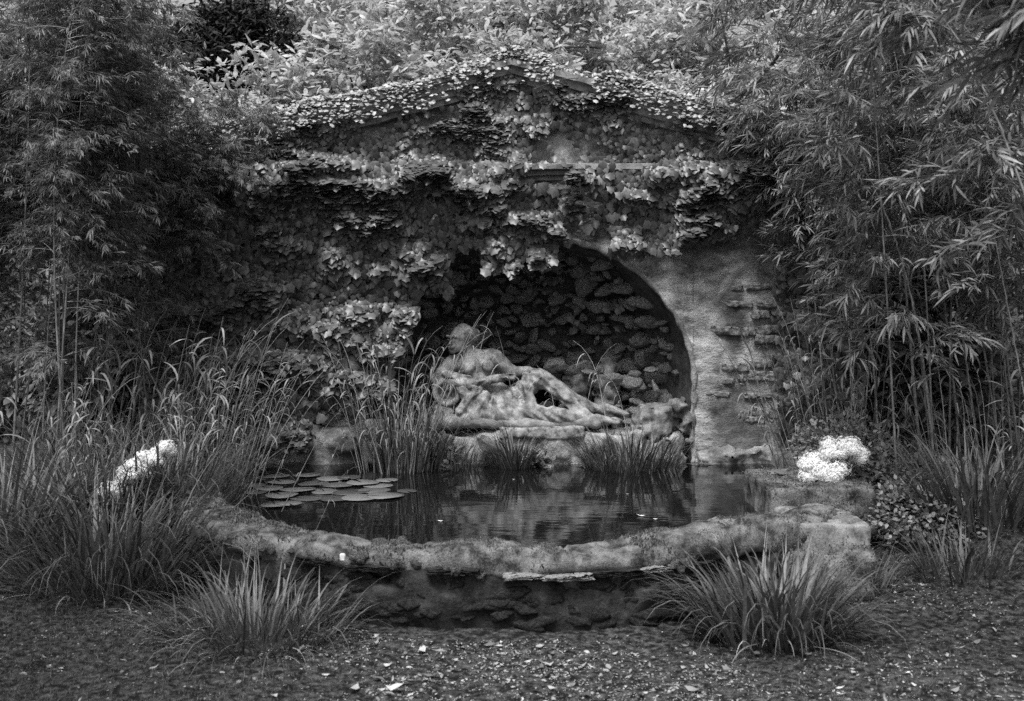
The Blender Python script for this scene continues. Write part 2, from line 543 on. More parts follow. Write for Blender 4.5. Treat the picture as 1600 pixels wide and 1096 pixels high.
# tympanum, set back under the raking cornices
tx = np.linspace(-GW + .05, GW - .05, 200)
tz = np.linspace(0, 1, 30)
top = GZ - .12 - (GZ - GE) * np.abs(tx) / GW
bot = np.full_like(tx, CZ + .05)
TX = tx[:, None] + 0 * tz[None]
TZ = bot[:, None] + np.maximum(top - bot, .01)[:, None] * tz[None]
TY = YF + .06 + wall_disp(TX + 9, TZ) * .6
ii = (np.arange(199)[:, None] * 30 + np.arange(29)[None]).ravel()
link('tympanum', mesh('tympanum', np.stack([TX, TY, TZ], -1).reshape(-1, 3), np.stack([ii, ii + 30, ii + 31, ii + 1], 1), M_plaster, True), gt)

def moulding(p0, p1, prof, seed, n=120):
    """a profile of (out, up) points swept from p0 to p1 along the wall, a little uneven"""
    p0, p1 = np.array(p0), np.array(p1)
    d = (p1 - p0) / np.linalg.norm(p1 - p0)
    up = np.array([-d[2], 0, d[0]])
    if up[2] < 0: up = -up
    t = np.linspace(0, 1, n)
    c = p0[None] + (p1 - p0)[None] * t[:, None]
    V = np.array([[c[i] + np.array([0, -1, 0]) * a + up * b for a, b in prof] for i in range(n)])
    V = V + fbm(V * 6, seed, 3)[..., None] * np.array([0, .016, .012])
    k = len(prof)
    Fc = []
    for i in range(n - 1):
        for j in range(k - 1):
            a = i * k + j
            Fc.append((a, a + 1, a + 1 + k, a + k))
    Fc.append(tuple(range(k))); Fc.append(tuple(range((n - 1) * k, n * k))[::-1])
    return V.reshape(-1, 3), Fc
prof_h = [(-.02, -.09), (.03, -.09), (.04, -.05), (.08, -.045), (.09, 0), (.15, .005), (.155, .055), (.14, .06), (-.1, .065)]
V, Fc = moulding((-GW - .1, YF, CZ), (GW + .1, YF, CZ), prof_h, 31)
link('cornice', mesh('cornice', V, Fc, M_cornice), gt)
prof_r = [(-.1, -.20), (.03, -.20), (.035, -.15), (.07, -.145), (.075, -.09), (.12, -.085), (.13, -.02), (.19, -.015), (.20, .04), (-.1, .05)]
for s in (-1, 1):
    V, Fc = moulding((0, YF, GZ - .05), (s * (GW + .15), YF, GE - .05 - .02), prof_r, 33 + s)
    link('raking_cornice', mesh('raking_cornice', V, Fc, M_cornice), gt)
    sl = (GZ - GE) / GW
    e = s * (GW + .25)
    zt, ze = GZ + .0, GZ - sl * (GW + .25)
    V = [(0, YF - .17, zt), (e, YF - .17, ze), (e, YF + 2.4, ze), (0, YF + 2.4, zt), (0, YF - .17, zt - .04), (e, YF - .17, ze - .04), (e, YF + 2.4, ze - .04), (0, YF + 2.4, zt - .04)]
    link('roof_slope', mesh('roof_slope', V, [(0, 1, 2, 3), (7, 6, 5, 4), (0, 4, 5, 1), (1, 5, 6, 2), (2, 6, 7, 3)], M_roof), gt)
    link('side_wall', mesh('side_wall', *box(min(s * GW, s * (GW - .3)), max(s * GW, s * (GW - .3)), YF + .03, YF + 2.2, -.5, GE - .1), M_plaster), gt)
link('rear_wall', mesh('rear_wall', *box(-GW, GW, YF + 2.2, YF + 2.4, -.5, GE - .1), M_plaster), gt)

# the niche: soffit and back as one half-shell, rougher towards the back
prof = [(AX - AA, -.1)] + [(AX - AA, z) for z in np.linspace(.1, AZ, 8)] + [(AX + AA * math.sin(a), AZ + AB * math.cos(a)) for a in np.linspace(-math.pi / 2, math.pi / 2, 80)[1:-1]] + [(AX + AA, z) for z in np.linspace(AZ, .1, 8)] + [(AX + AA, -.1)]
prof = np.array(prof)
rings = []
cz = .55
for k, (dy, s) in enumerate([(0, 1), (.06, 1.0), (.14, .995), (.22, .985), (.32, .97), (.45, .95), (.62, .92), (.8, .87), (.98, .79), (1.14, .68), (1.26, .55), (1.34, .4), (1.39, .25), (1.42, .1), (1.43, .01)]):
    q = np.stack([AX + (prof[:, 0] - AX) * s, np.full(len(prof), YF + dy), cz + (prof[:, 1] - cz) * s], -1)
    if k == 0:
        q[:, 1] += wall_disp(q[:, 0], q[:, 2]) - .012
    elif k > 2:
        q = q + fbm(q * 3, 41, 3)[:, None] * np.array([.05, .08, .05])
    rings.append(q)
V = np.concatenate(rings)
n = len(prof)
Fc = [(k * n + i, (k + 1) * n + i, (k + 1) * n + i + 1, k * n + i + 1) for k in range(len(rings) - 1) for i in range(n - 1)]
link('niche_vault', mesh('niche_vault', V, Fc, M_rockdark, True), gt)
# raised plaster band round the arch, right side of which stands free of the ivy
bandp = []
for a in np.linspace(-math.pi / 2, math.pi / 2, 70):
    bandp.append((AX + (AA + .012) * math.sin(a), YF + .005 + float(wall_disp(np.array(AX + AA * math.sin(a)), np.array(AZ + AB * math.cos(a)))), AZ + (AB + .012) * math.cos(a)))
for z_ in np.linspace(.70, -.1, 14): bandp.append((AX + AA + .006 + .010 * math.sin(z_ * 23), YF + .012 + float(wall_disp(np.array(AX + AA), np.array(z_))), z_))
V, Fc = tube(bandp, [.028 + .008 * math.sin(i * 1.7) + .005 * math.sin(i * 4.1) for i in range(len(bandp))], 8)
link('arch_edge', mesh('arch_edge', V, Fc, M_plaster, True), gt)
# floor block of the niche and the plinth edge towards the water
V, Fc = [], []
def rough_block(x0, x1, y0, y1, z0, z1, amp=.02, res=.05, seed=0, rnd=.03):
    c = np.array([(x0 + x1) / 2, (y0 + y1) / 2, (z0 + z1) / 2]); hs = np.array([x1 - x0, y1 - y0, z1 - z0]) / 2 - rnd
    def fn(G):
        q = np.abs(G - c) - hs
        return np.linalg.norm(np.maximum(q, 0), axis=-1) + np.minimum(q.max(-1), 0) - rnd + fbm(G * 5, seed, 5, .6) * amp
    return surface_nets(fn, (x0 - .08, y0 - .08, z0 - .08), (x1 + .08, y1 + .08, z1 + .08), res)
V, Q = rough_block(AX - AA - .02, AX + AA - .1, YF - .12, YF + 1.35, -.3, .27, .16, .035, 51, .04)
link('niche_floor', mesh('niche_floor', V, Q, M_rock, True), gt)
V, Q = rough_block(-.12, .70, YF - .17, YF + .1, .25, .362, .035, .02, 52, .012)
link('plinth_slab', mesh('plinth_slab', V, Q, M_pale, True), gt)

# rocks lining the niche: the shell is divided into rough pieces
pos, sc_, nd = [], [], []
k = 0
while len(pos) < 235 and k < 9000:
    k += 1
    a = rng.uniform(-.95, 1.48) if rng.random() < .8 else rng.uniform(-1.5, 1.5)
    s = math.sqrt(rng.uniform(.02, .97))
    x = AX + AA * s * math.sin(a)
    z = cz + (AZ + AB * math.cos(a) - cz) * s if rng.random() < .5 else rng.uniform(.3, 1.1)
    u = math.hypot((x - AX) / AA, max(z - cz, 0) / (AZ + AB - cz))
    if u > .97 or z < .3: continue
    dy = 1.40 * math.sqrt(max(0, 1 - u ** 2.6))
    p = np.array([x, YF + dy * .93 + .02, z])
    size = (.05 + .13 * rng.random() ** 1.6) * (1.1 if z < 1.0 else .85)
    if any(np.linalg.norm(p - q) < (size + r2) * .62 for q, r2 in zip(pos, sc_)): continue
    pos.append(p); sc_.append(size)
for _ in range(260):
    if len(pos) >= 292: break
    x = rng.uniform(.35, 1.68); z = .30 + .62 * rng.random() ** 1.5
    u = math.hypot((x - AX) / AA, 0)
    p = np.array([x, YF + .18 + (1.25 * math.sqrt(max(0, 1 - min(u, .99) ** 2.6)) - .1) * rng.uniform(.45, .9) * (1.3 - z), z])
    size = rng.uniform(.055, .115)
    p[1] = max(p[1], YF + .34)
    if x > 1.5: continue
    if any(np.linalg.norm(p - q) < (size + r2) * .5 for q, r2 in zip(pos[235:], sc_[235:])): continue
    pos.append(p); sc_.append(size)
M = frames(np.array(pos), rng.normal(size=(len(pos), 3)) * [1, .5, .25], rng.normal(size=(len(pos), 3)) * [.3, .5, 1], np.array(sc_)[:, None] * rng.uniform(.7, 1.35, (len(pos), 3)) * [1.15, 1, .9])
for i in range(len(pos)):
    link('rock', rocks[i % 8].me, gt, Matrix(M[i].tolist()))
# courses of exposed stone on the right pier and a few blocks at the foot on the left
stone_me = []
for i in range(5):
    V, Q = rough_block(-.5, .5, -.3, .3, -.22, .22, .19, .07, 60 + i, .12)
    stone_me.append(mesh('stone', V, Q, M_stone, True))
zc_ = .40
rst = random.Random(11)
while zc_ < 1.80:
    hh_ = rst.uniform(.045, .095); xx_ = 1.88 + rst.uniform(0, .1)
    while xx_ < 2.86:
        ww_ = rst.uniform(.08, .34)
        cx_ = xx_ + ww_ / 2
        if 1 - ((cx_ - 2.42) / .50) ** 2 - ((zc_ - 1.12) / .74) ** 2 > -.05 and rst.random() < .55:
            pale_ = rst.uniform(-.022, .008)
            link('stone', rst.choice(stone_me), gt, Matrix.Translation((cx_, YF + .038 - pale_, zc_ + rst.uniform(-.018, .018))) @ Matrix.Rotation(rst.uniform(-.07, .07), 4, 'Y') @ Matrix.Rotation(rst.uniform(-.1, .1), 4, 'X') @ Matrix.Diagonal((ww_ * .95, .12, hh_ * 2.35, 1)))
        xx_ += ww_ + .015
    zc_ += hh_ + .012
V, Q = rough_block(-1.99, -1.42, YF - .16, YF + .1, -.3, .40, .22, .03, 71, .10)
link('pier_foot', mesh('pier_foot', V, Q, M_plaster, True), gt)
V, Q = rough_block(1.80, 2.75, YF - .12, YF + .1, -.3, .12, .20, .03, 72, .08)
link('pier_foot', mesh('pier_foot', V, Q, M_plaster, True), gt)

def stone_thing(name, label, cat, x0, x1, y0, y1, z0, z1, mat, amp=.05, res=.03, seed=0, rnd=.05, group=None):
    V, Q = rough_block(x0, x1, y0, y1, z0, z1, amp, res, seed, rnd)
    c = Vector(((x0 + x1) / 2, (y0 + y1) / 2, z0))
    return link(name, mesh(name, V - np.array(c), Q, mat, True), None, Matrix.Translation(c), None, label, cat, group)
stone_thing('stone_block', 'squared pale block lying at the water left of the niche', 'stone', -1.42, -1.24, YF - .35, YF - .1, .02, .24, M_base, .02, .02, 81)
stone_thing('stone_block', 'rounded pitted stone resting on the squared block left of the niche', 'stone', -1.40, -1.17, YF - .33, YF - .08, .255, .43, M_base, .05, .02, 82, .07)
stone_thing('boulder', 'large pitted boulder on the niche floor at its right end', 'boulder', 1.25, 1.72, YF + .0, YF + .35, .25, .57, M_boulder, .20, .018, 83, .05)
stone_thing('boulder', 'upright knobbly rock on the niche floor beyond the feet of the statue', 'boulder', .84, 1.08, YF + .5, YF + .75, .27, .90, M_boulder, .22, .02, 84, .11)
stone_thing('boulder', 'small round rock behind the shins of the statue', 'boulder', .58, .78, YF + .5, YF + .8, .27, .84, M_boulder, .18, .02, 85, .09)

# ------------------------------------------------------------------ the statue
SY, SP = 11.12, F / 11.12
def S(px, py, dy=0.0): return ((px - 800) / SP, SY + dy, H - (py - HZ) / SP)
stt = thing('reclining_statue', 'weathered pale stone nymph reclining on a drapery and leaning on an urn', 'statue', S(800, 664))
def folds(G, s=48, seed=3):
    wv = fbm(G * 3.2, seed, 2) * 5
    return np.sin((G[..., 0] * .72 + G[..., 2] * .9) * s + wv)
def f_body(G):
    u = smin
    d = ell(G, S(724, 525, .0), (.122, .13, .125), roll=.25)                       # skull and hair, bowed to the left
    d = u(d, ell(G, S(715, 533, -.075), (.085, .075, .105), roll=.12), .03)        # face
    d = u(d, cone(G, S(712, 541, -.085), S(708, 547, -.095), .048, .036), .025)    # jaw and chin
    d = u(d, ell(G, S(738, 524, .06), (.075, .085, .075)), .04)                    # knot of hair
    d = u(d, cone(G, S(706.5, 528, -.148), S(704.5, 536, -.165), .011, .015), .012)  # nose
    d = smin(d, cone(G, S(700, 524.5, -.125), S(712, 525, -.150), .012, .012), .02)   # brow
    d = u(d, cone(G, S(712, 525, -.150), S(721, 528, -.13), .012, .010), .02)
    d = -smin(-d, ell(G, S(701.5, 530.5, -.145), (.017, .018, .012)), .012)
    d = -smin(-d, ell(G, S(713.5, 531, -.158), (.019, .018, .012)), .012)
    d = u(d, ell(G, S(701.8, 530.8, -.128), (.011, .011, .008)), .004)
    d = u(d, ell(G, S(713.2, 531.3, -.142), (.012, .011, .008)), .004)
    d = u(d, cone(G, S(701, 540.3, -.142), S(710, 541, -.148), .0085, .0085), .008)
    d = u(d, cone(G, S(702, 543, -.137), S(709, 543.4, -.142), .0085, .0085), .008)
    d = u(d, ell(G, S(731, 533, -.075), (.012, .018, .026)), .01)                  # ear
    d = u(d, cone(G, S(727, 543, .01), S(738, 560, .02), .066, .078), .04)         # neck
    d = u(d, cone(G, S(708, 568, .03), S(768, 560, .04), .085, .100), .07)         # shoulders
    d = u(d, cone(G, S(738, 576, .03), S(752, 598, .02), .135, .125), .08)           # chest
    d = u(d, cone(G, S(752, 596, .02), S(782, 622, .0), .125, .13), .08)            # belly
    d = u(d, ell(G, S(763, 571, -.115), (.060, .055, .060)), .045)                 # breasts
    d = u(d, ell(G, S(730, 575, -.11), (.060, .055, .060)), .045)
    d = u(d, cone(G, S(776, 561, .04), S(800, 583, .06), .080, .062), .03)         # far arm along the side
    d = u(d, cone(G, S(800, 583, .06), S(826, 579, .0), .062, .042), .03)
    d = u(d, cone(G, S(824, 579, .0), S(836, 579, -.06), .036, .026), .02)         # hand on the thigh
    for i in range(4):
        d = u(d, cone(G, S(836 - i * 2, 577 + i * 2.6, -.07), S(848 - i * 2, 579 + i * 3.4, -.10 - i * .01), .013, .010), .006)
    d = u(d, cone(G, S(703, 572, .0), S(684, 592, -.08), .080, .062), .04)         # near arm bent over the urn
    d = u(d, cone(G, S(684, 592, -.08), S(724, 596, -.24), .058, .042), .03)
    d = u(d, cone(G, S(724, 596, -.24), S(736, 602, -.26), .038, .026), .02)
    for i in range(4):
        d = u(d, cone(G, S(735 + i, 599 + i * 2.6, -.26), S(748, 602 + i * 3.2, -.265), .013, .010), .006)
    # feet beyond the hem
    d = u(d, cone(G, S(948, 637, -.02), S(976, 646, -.06), .044, .028), .03)
    d = u(d, cone(G, S(930, 650, -.20), S(962, 656, -.24), .042, .028), .03)
    for i in range(4):
        d = u(d, cone(G, S(975, 644 + i * 1.6, -.07 + i * .01), S(981 - i, 646 + i * 1.8, -.075 + i * .012), .010, .008), .006)
    hair = sstep(.02, .10, ell(G, S(715, 536, -.10), (.085, .08, .10)))
    wv = fbm(G * 9, 61, 2)
    d = d + np.sin(G[..., 0] * 90 + G[..., 2] * 120 + wv * 5) * .005 * hair * (G[..., 2] > S(0, 541)[2])   # locks of hair
    return d + fbm(G * 14, 8, 2) * .006
def f_cloth(G):
    u = smin
    d = cone(G, S(748, 632, -.04), S(802, 630, -.04), .15, .16)                    # lap
    d = u(d, cone(G, S(730, 644, -.14), S(800, 650, -.20), .11, .10), .06)
    d = u(d, ell(G, S(724, 596, -.12), (.13, .09, .07)), .04)
    d = u(d, cone(G, S(804, 622, .0), S(840, 591, -.12), .115, .088), .06)          # thigh raised to the knee
    d = u(d, ell(G, S(843, 590, -.13), (.088, .085, .088)), .05)
    d = u(d, cone(G, S(852, 594, -.10), S(908, 632, -.06), .082, .066), .05)       # shin
    d = u(d, cone(G, S(908, 632, -.06), S(946, 641, -.04), .066, .040), .05)
    d = u(d, cone(G, S(790, 640, -.18), S(866, 645, -.28), .11, .075), .06)         # lower leg lying along the slab
    d = u(d, cone(G, S(866, 645, -.28), S(934, 653, -.21), .075, .045), .05)
    d = u(d, cone(G, S(822, 588, -.19), S(830, 628, -.25), .055, .045), .03)       # fall of cloth from the knee
    d = u(d, cone(G, S(866, 606, -.14), S(910, 642, -.20), .062, .055), .04)
    hole = ell(G, S(846, 618, -.30), (.080, .15, .042), roll=-.5)
    d = -smin(-d, hole, .03)
    # rolls of cloth over the chest and down on to the urn
    for a, b_, r1, r2 in [((698, 584, -.16), (740, 598, -.20), .050, .045), ((740, 598, -.20), (775, 590, -.18), .045, .04), ((775, 590, -.18), (802, 588, -.08), .04, .032),
                          ((716, 594, -.20), (760, 618, -.21), .055, .055), ((728, 608, -.21), (744, 648, -.26), .07, .075), ((745, 612, -.19), (775, 648, -.24), .07, .075),
                          ((770, 640, -.22), (816, 654, -.27), .06, .055), ((735, 650, -.26), (700, 657, -.24), .065, .06), ((742, 606, -.22), (722, 640, -.26), .04, .05)]:
        d = u(d, cone(G, S(*a), S(*b_), r1, r2), .022)
    side = sstep(S(850, 0)[0], S(800, 0)[0], G[..., 0])
    low = np.array(S(800, 600))
    # folds fan out from the hip
    ang = np.arctan2(G[..., 2] - S(0, 585)[2], G[..., 0] - S(772, 0)[0])
    rr = np.hypot(G[..., 2] - S(0, 585)[2], G[..., 0] - S(772, 0)[0])
    wv = fbm(G * 4.0, 3, 3)
    f1 = np.sin(ang * 15 + wv * 4)
    f1 = np.sign(f1) * np.abs(f1) ** .6
    f2 = np.sin((G[..., 0] * .8 + G[..., 2] * 1.1) * 62 + wv * 6)
    return d - side * f1 * .008 * sstep(.03, .15, rr) - f2 * (.0035 + .004 * (1 - side)) - side * np.sin(ang * 37 + wv * 9) * .0035 * sstep(.05, .2, rr) + fbm(G * 11, 4, 2) * .006
x0, _, zlo = S(660, 672); x1, _, zhi = S(985, 500)
V, Q = surface_nets(f_body, (x0, SY - .42, zlo), (x1, SY + .32, zhi), .0095)
L = np.array(stt.location)
link('figure', mesh('figure', V - L, Q, M_statue, True), stt, Matrix.Translation(stt.location))
V, Q = surface_nets(f_cloth, (x0, SY - .50, zlo - .03), (x1, SY + .25, S(0, 560)[2]), .011)
link('drapery', mesh('drapery', V - L, Q, M_statue, True), stt, Matrix.Translation(stt.location))
def f_urn(G):
    c = np.array(S(700, 611, -.14))
    q = G - c
    r = np.hypot(q[..., 0], q[..., 2]); y = q[..., 1]
    body = np.hypot(r / 1.0, (y - .12) * .8) - .135
    rim = np.hypot(r - .115, (y + .03)) - .028
    d = smin(body, rim, .03)
    return np.maximum(d, -(np.hypot(r, (y + .02) * .7) - .088)) + fbm(G * 12, 5, 2) * .004
V, Q = surface_nets(f_urn, (S(668, 0)[0], SY - .34, S(0, 640)[2]), (S(734, 0)[0], SY + .2, S(0, 580)[2]), .0115)
link('urn', mesh('urn', V - L, Q, M_statue, True), stt, Matrix.Translation(stt.location))
def f_slab(G):
    c = np.array([S(804, 0)[0], SY - .08, S(0, 657)[2]])
    q = np.abs(G - c) - np.array([.78, .22, .012])
    d = np.linalg.norm(np.maximum(q, 0), axis=-1) + np.minimum(q.max(-1), 0) - .03
    for a, r in [((690, 645, -.2), .10), ((715, 652, -.26), .08), ((672, 650, -.15), .09), ((900, 656, -.25), .06), ((960, 655, -.15), .06), ((850, 655, -.1), .10), ((700, 634, -.05), .10), ((745, 655, -.3), .06), ((950, 648, .05), .10)]:
        d = smin(d, ell(G, S(*a), (r * 1.3, r, r * .75)), .05)
    return d + fbm(G * 8, 6, 3) * .045
V, Q = surface_nets(f_slab, (-1.0, SY - .48, S(0, 668)[2]), (1.35, SY + .25, S(0, 625)[2]), .017)
link('rock_base', mesh('rock_base', V - L, Q, M_base, True), stt, Matrix.Translation(stt.location))

# ------------------------------------------------------------------ the curved pool wall and its mossy coping
path = []
for y in np.linspace(11.0, 8.1, 40): path.append((-2.42 + .35 * float(sstep(9.5, 7.9, y)) , y))
for x in np.linspace(-1.98, 1.98, 170): path.append((x, yfront(x)))
for y in np.linspace(8.0, 11.0, 40): path.append((2.10 + .4 * float(sstep(7.9, 9.5, y)), y))
path = np.array(path)
for _ in range(6): path[1:-1] = (path[:-2] + path[1:-1] * 2 + path[2:]) / 4
cum = np.concatenate([[0], np.cumsum(np.linalg.norm(np.diff(path, axis=0), axis=1))])
ss = np.linspace(0, cum[-1], 800)
path = np.stack([np.interp(ss, cum, path[:, 0]), np.interp(ss, cum, path[:, 1])], 1)
for _ in range(60): path[1:-1] = (path[:-2] + path[1:-1] * 2 + path[2:]) / 4
tan = np.gradient(path, axis=0); tan /= np.linalg.norm(tan, axis=1, keepdims=True)
nor = np.stack([tan[:, 1], -tan[:, 0]], 1)          # to the outside of the pool
if np.dot(nor[len(nor) // 2], [0, -1]) < 0: nor = -nor
pw = thing('pool_wall', 'low curved stone pool wall under a thick mossy coping', 'wall', (0, 6.5, -.34))
def sweep(prof, fnz, amp, seed, fr):
    prof = np.array(prof, float)
    rs = []
    for j in range(len(prof)):
        q = np.concatenate([path + nor * prof[j, 0], np.full((len(path), 1), prof[j, 1])], 1)
        q[:, 2] += fnz(path) * max(0, (prof[j, 1] + .06) / .2)
        rs.append(q)
    V = np.stack(rs, 1)
    dn = fbm(V * fr, seed, 4)[..., None]
    dn = dn + fbm(V * 12, seed + 4, 3)[..., None] * .30
    V = V + dn * np.concatenate([nor[:, None] * amp + 0 * V[..., :2], np.full(V.shape[:2] + (1,), amp)], -1)
    n, k = V.shape[:2]
    ii = (np.arange(n - 1)[:, None] * k + np.arange(k - 1)[None]).ravel()
    return V.reshape(-1, 3), np.stack([ii, ii + 1, ii + k + 1, ii + k], 1)
def humps(p):
    px = 800 + F * p[:, 0] / p[:, 1]
    h = .035 * np.exp(-((px - 745) / 50) ** 2) + .05 * np.exp(-((px - 1120) / 90) ** 2) + .05 * np.exp(-((px - 370) / 70) ** 2) - .02 * np.exp(-((px - 600) / 90) ** 2)
    return h * 1.35
prof_c = [(-.02, -.15), (-.02, -.06), (-.012, .02), (-.005, .075), (.012, .098)] + [(.02 + .29 * t, .105 + .008 * math.sin(t * 3.1)) for t in np.linspace(.05, 1, 16)] + [(.345, .095), (.362, .07), (.366, .03), (.36, -.0), (.345, -.02), (.32, -.035), (.28, -.05)]
V, Q = sweep(prof_c, humps, .085, 91, 3.4)
cop_V = V.reshape(len(path), -1, 3)
sj = np.cumsum(np.random.default_rng(4).uniform(.28, .62, 26))
sa = ss
jt = sum(np.exp(-((sa - q) / .011) ** 2) for q in sj)
lev = np.interp(sa, sj, np.random.default_rng(5).uniform(-.014, .014, 26))
cop_V[:, 3:, 2] -= (jt * .030 - lev)[:, None]
cop_V[:, 20:, :2] -= (nor * (jt * .02)[:, None])[:, None]
V = cop_V.reshape(-1, 3)
L = np.array(pw.location)
link('mossy_coping', mesh('mossy_coping', V - L, Q, M_moss, True), pw, Matrix.Translation(pw.location))
prof_w = [(.2, .03), (.28, .0), (.315, -.03)] + [(.325 + .02 * math.sin(t * 5), -.04 - .42 * t) for t in np.linspace(0, 1, 14)]
V, Q = sweep(prof_w, lambda p: 0 * p[:, 0], .085, 95, 5)
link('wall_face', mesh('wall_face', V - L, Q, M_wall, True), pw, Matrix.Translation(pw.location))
# flat stones showing under the moss
slabs = []
for i in range(4):
    V, Q = rough_block(-.5, .5, -.5, .5, -.5, .5, .5, .07, 100 + i, .15)
    slabs.append((mesh('slab', V, Q, M_pale, True), mesh('slab', V, Q, M_wall, True)))
def on_path(px):
    pxs = 800 + F * path[:, 0] / path[:, 1]
    pxs = np.where(path[:, 1] > 8.05, 1e9, pxs)
    i = int(np.argmin(np.abs(pxs - px)))
    return path[i], nor[i]
for i, (px, z, wl, hl, pale, out) in enumerate([(868, -.022, .26, .032, 1, .36), (812, -.018, .20, .022, 1, .34), (935, -.015, .30, .035, 0, .33), (985, -.01, .22, .030, 1, .32), (1035, -.005, .22, .03, 0, .34), (725, .01, .28, .035, 0, .34), (620, .0, .30, .03, 0, .34), (545, .01, .25, .03, 0, .33)]):
    c, nn = on_path(px)
    p = Vector((c[0] + nn[0] * (out + (.01 if hl > .05 else .01)), c[1] + nn[1] * (out + (.01 if hl > .05 else .01)), z))
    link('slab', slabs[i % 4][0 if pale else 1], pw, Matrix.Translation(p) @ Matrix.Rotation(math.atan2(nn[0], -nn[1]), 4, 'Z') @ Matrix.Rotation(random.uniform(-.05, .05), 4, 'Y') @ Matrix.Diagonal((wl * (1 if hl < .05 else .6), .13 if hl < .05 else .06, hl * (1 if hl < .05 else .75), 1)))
wchips = [chip_tpl(40 + i, M_wall, 'stone', .6, .24) for i in range(5)]
rw = random.Random(21)
for k in range(130):
    px_ = rw.uniform(470, 1110); z_ = rw.uniform(-.33, -.06)
    c, nn = on_path(px_)
    sz = rw.uniform(.03, .085)
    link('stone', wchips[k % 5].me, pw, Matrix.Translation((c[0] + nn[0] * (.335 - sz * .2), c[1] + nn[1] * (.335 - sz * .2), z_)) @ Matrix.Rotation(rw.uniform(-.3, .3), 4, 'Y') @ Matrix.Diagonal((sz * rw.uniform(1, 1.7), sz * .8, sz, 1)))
# moss tufts on the coping
tuft = Tpl('moss_tuft', [(-.35, 0, 0), (.35, 0, 0), (.1, .1, 1), (0, -.3, 0), (0, .35, 0), (-.1, .1, .9)], [(0, 1, 2), (3, 4, 5)], M_mosstuft)
def on_surface(V3, n, jlo, jhi, seed):
    r = np.random.default_rng(seed)
    i = r.integers(0, V3.shape[0] - 1, n); j = r.integers(jlo, jhi, n)
    u, v = r.random((2, n, 1))
    return V3[i, j] * (1 - u) * (1 - v) + V3[i + 1, j] * u * (1 - v) + V3[i, j + 1] * (1 - u) * v + V3[i + 1, j + 1] * u * v
pts = on_surface(cop_V, 52000, 2, 26, 5)
pts = pts[pts[:, 1] < 9]
dens = fbm(pts * 5, 77, 3)
pts = pts[dens > .02]
n = len(pts)
mass('moss_tufts', [tuft], np.zeros(n, int), frames(pts, rng.normal(size=(n, 3)) * [1, 1, .2], np.array([[0, 0, 1.]]) + rng.normal(size=(n, 3)) * .5, rng.uniform(.005, .015, n) * np.where(fbm(pts * 4, 78, 2) > 0, 1.5, .8)), pw)

lump = [rock_tpl(200 + i, (1, .8, .45), .6, .2, M_moss, 'stone') for i in range(4)]
rl = random.Random(9)
for k in range(46):
    px_ = rl.uniform(330, 1190)
    c, nn = on_path(px_)
    o_ = rl.choice((.0, .33, .35, .34)) + rl.uniform(-.02, .03)
    if abs(px_ - 900) < 110 and o_ > .1: continue
    sz = rl.uniform(.03, .085)
    link('stone', lump[k % 4].me, pw, Matrix.Translation((c[0] + nn[0] * o_, c[1] + nn[1] * o_, (.06 if o_ < .1 else rl.uniform(-.03, .05)))) @ Matrix.Rotation(rl.uniform(0, 6), 4, 'Z') @ Matrix.Scale(sz, 4))
# stepped slabs at the right end of the wall
msl = stone_thing('mossy_slab', 'thick flat mossy stone under the white flower mass', 'stone', 1.84, 2.60, 7.95, 8.85, -.10, .245, M_moss, .035, .022, 111, .025)
psl = stone_thing('pale_slab', 'smaller pale flat stone stepping down in front of the mossy slab', 'stone', 1.84, 2.32, 7.22, 7.88, -.12, .13, M_base, .035, .02, 112, .02)
mst = stone_thing('mossy_stone', 'dark mossy stone between coping and pale flat stone', 'stone', 1.72, 2.3, 7.0, 7.55, -.3, -.03, M_moss, .09, .025, 113, .05)
stone_thing('stone_chip', 'small square white stone chip on the outer edge of the coping', 'stone chip', -1.0, -.97, 6.50, 6.53, .06, .105, M_white, .004, .008, 114, .004)

for ob, k in ((msl, 2600), (psl, 250), (mst, 1800)):
    me = ob.data; me.update()
    vv = np.array([v.co[:] for v in me.vertices]); nn_ = np.array([v.normal[:] for v in me.vertices])
    c_ = np.where((nn_[:, 2] > .25) | (nn_[:, 1] < -.5))[0]
    sel = rng.choice(c_, k)
    pp = vv[sel] + rng.normal(0, .010, (k, 3)) + np.array(ob.location)
    mass('moss_tufts', [tuft], np.zeros(k, int), frames(pp, rng.normal(size=(k, 3)), nn_[sel] + rng.normal(size=(k, 3)) * .4, rng.uniform(.007, .018, k)), ob)

# ------------------------------------------------------------------ leaf and blade templates
def ivy_tpl(seed, mat):
    r = random.Random(seed)
    pts = [(0, 0), (.10, .30), (.08, .50), (.38, .42), (.60, .45), (.72, .24), (1.0, 0), (.72, -.24), (.60, -.45), (.38, -.42), (.08, -.50), (.10, -.30)]
    V = [(x + r.uniform(-.03, .03), y + r.uniform(-.03, .03), -abs(y) * .28 - .12 * x * x) for x, y in pts]
    V.append((.42, 0, .02))
    return Tpl('ivy_leaf', V, [(12, i, (i + 1) % 12) for i in range(12)], mat)
ivy_t = [ivy_tpl(i, M_ivy) for i in range(5)]
ivyb_t = [ivy_tpl(i, M_ivybright) for i in range(4)]
def oval(name, mat, wd=.36, fold=.12, droop=.15):
    V = [(0, 0, 0), (.3, wd / 2, -fold * wd), (.3, -wd / 2, -fold * wd), (.65, wd * .42, -droop * .5), (.65, -wd * .42, -droop * .5), (1, 0, -droop), (.45, 0, .02)]
    return Tpl(name, V, [(6, 0, 1), (6, 2, 0), (6, 1, 3), (6, 4, 2), (6, 3, 5), (6, 5, 4)], mat)
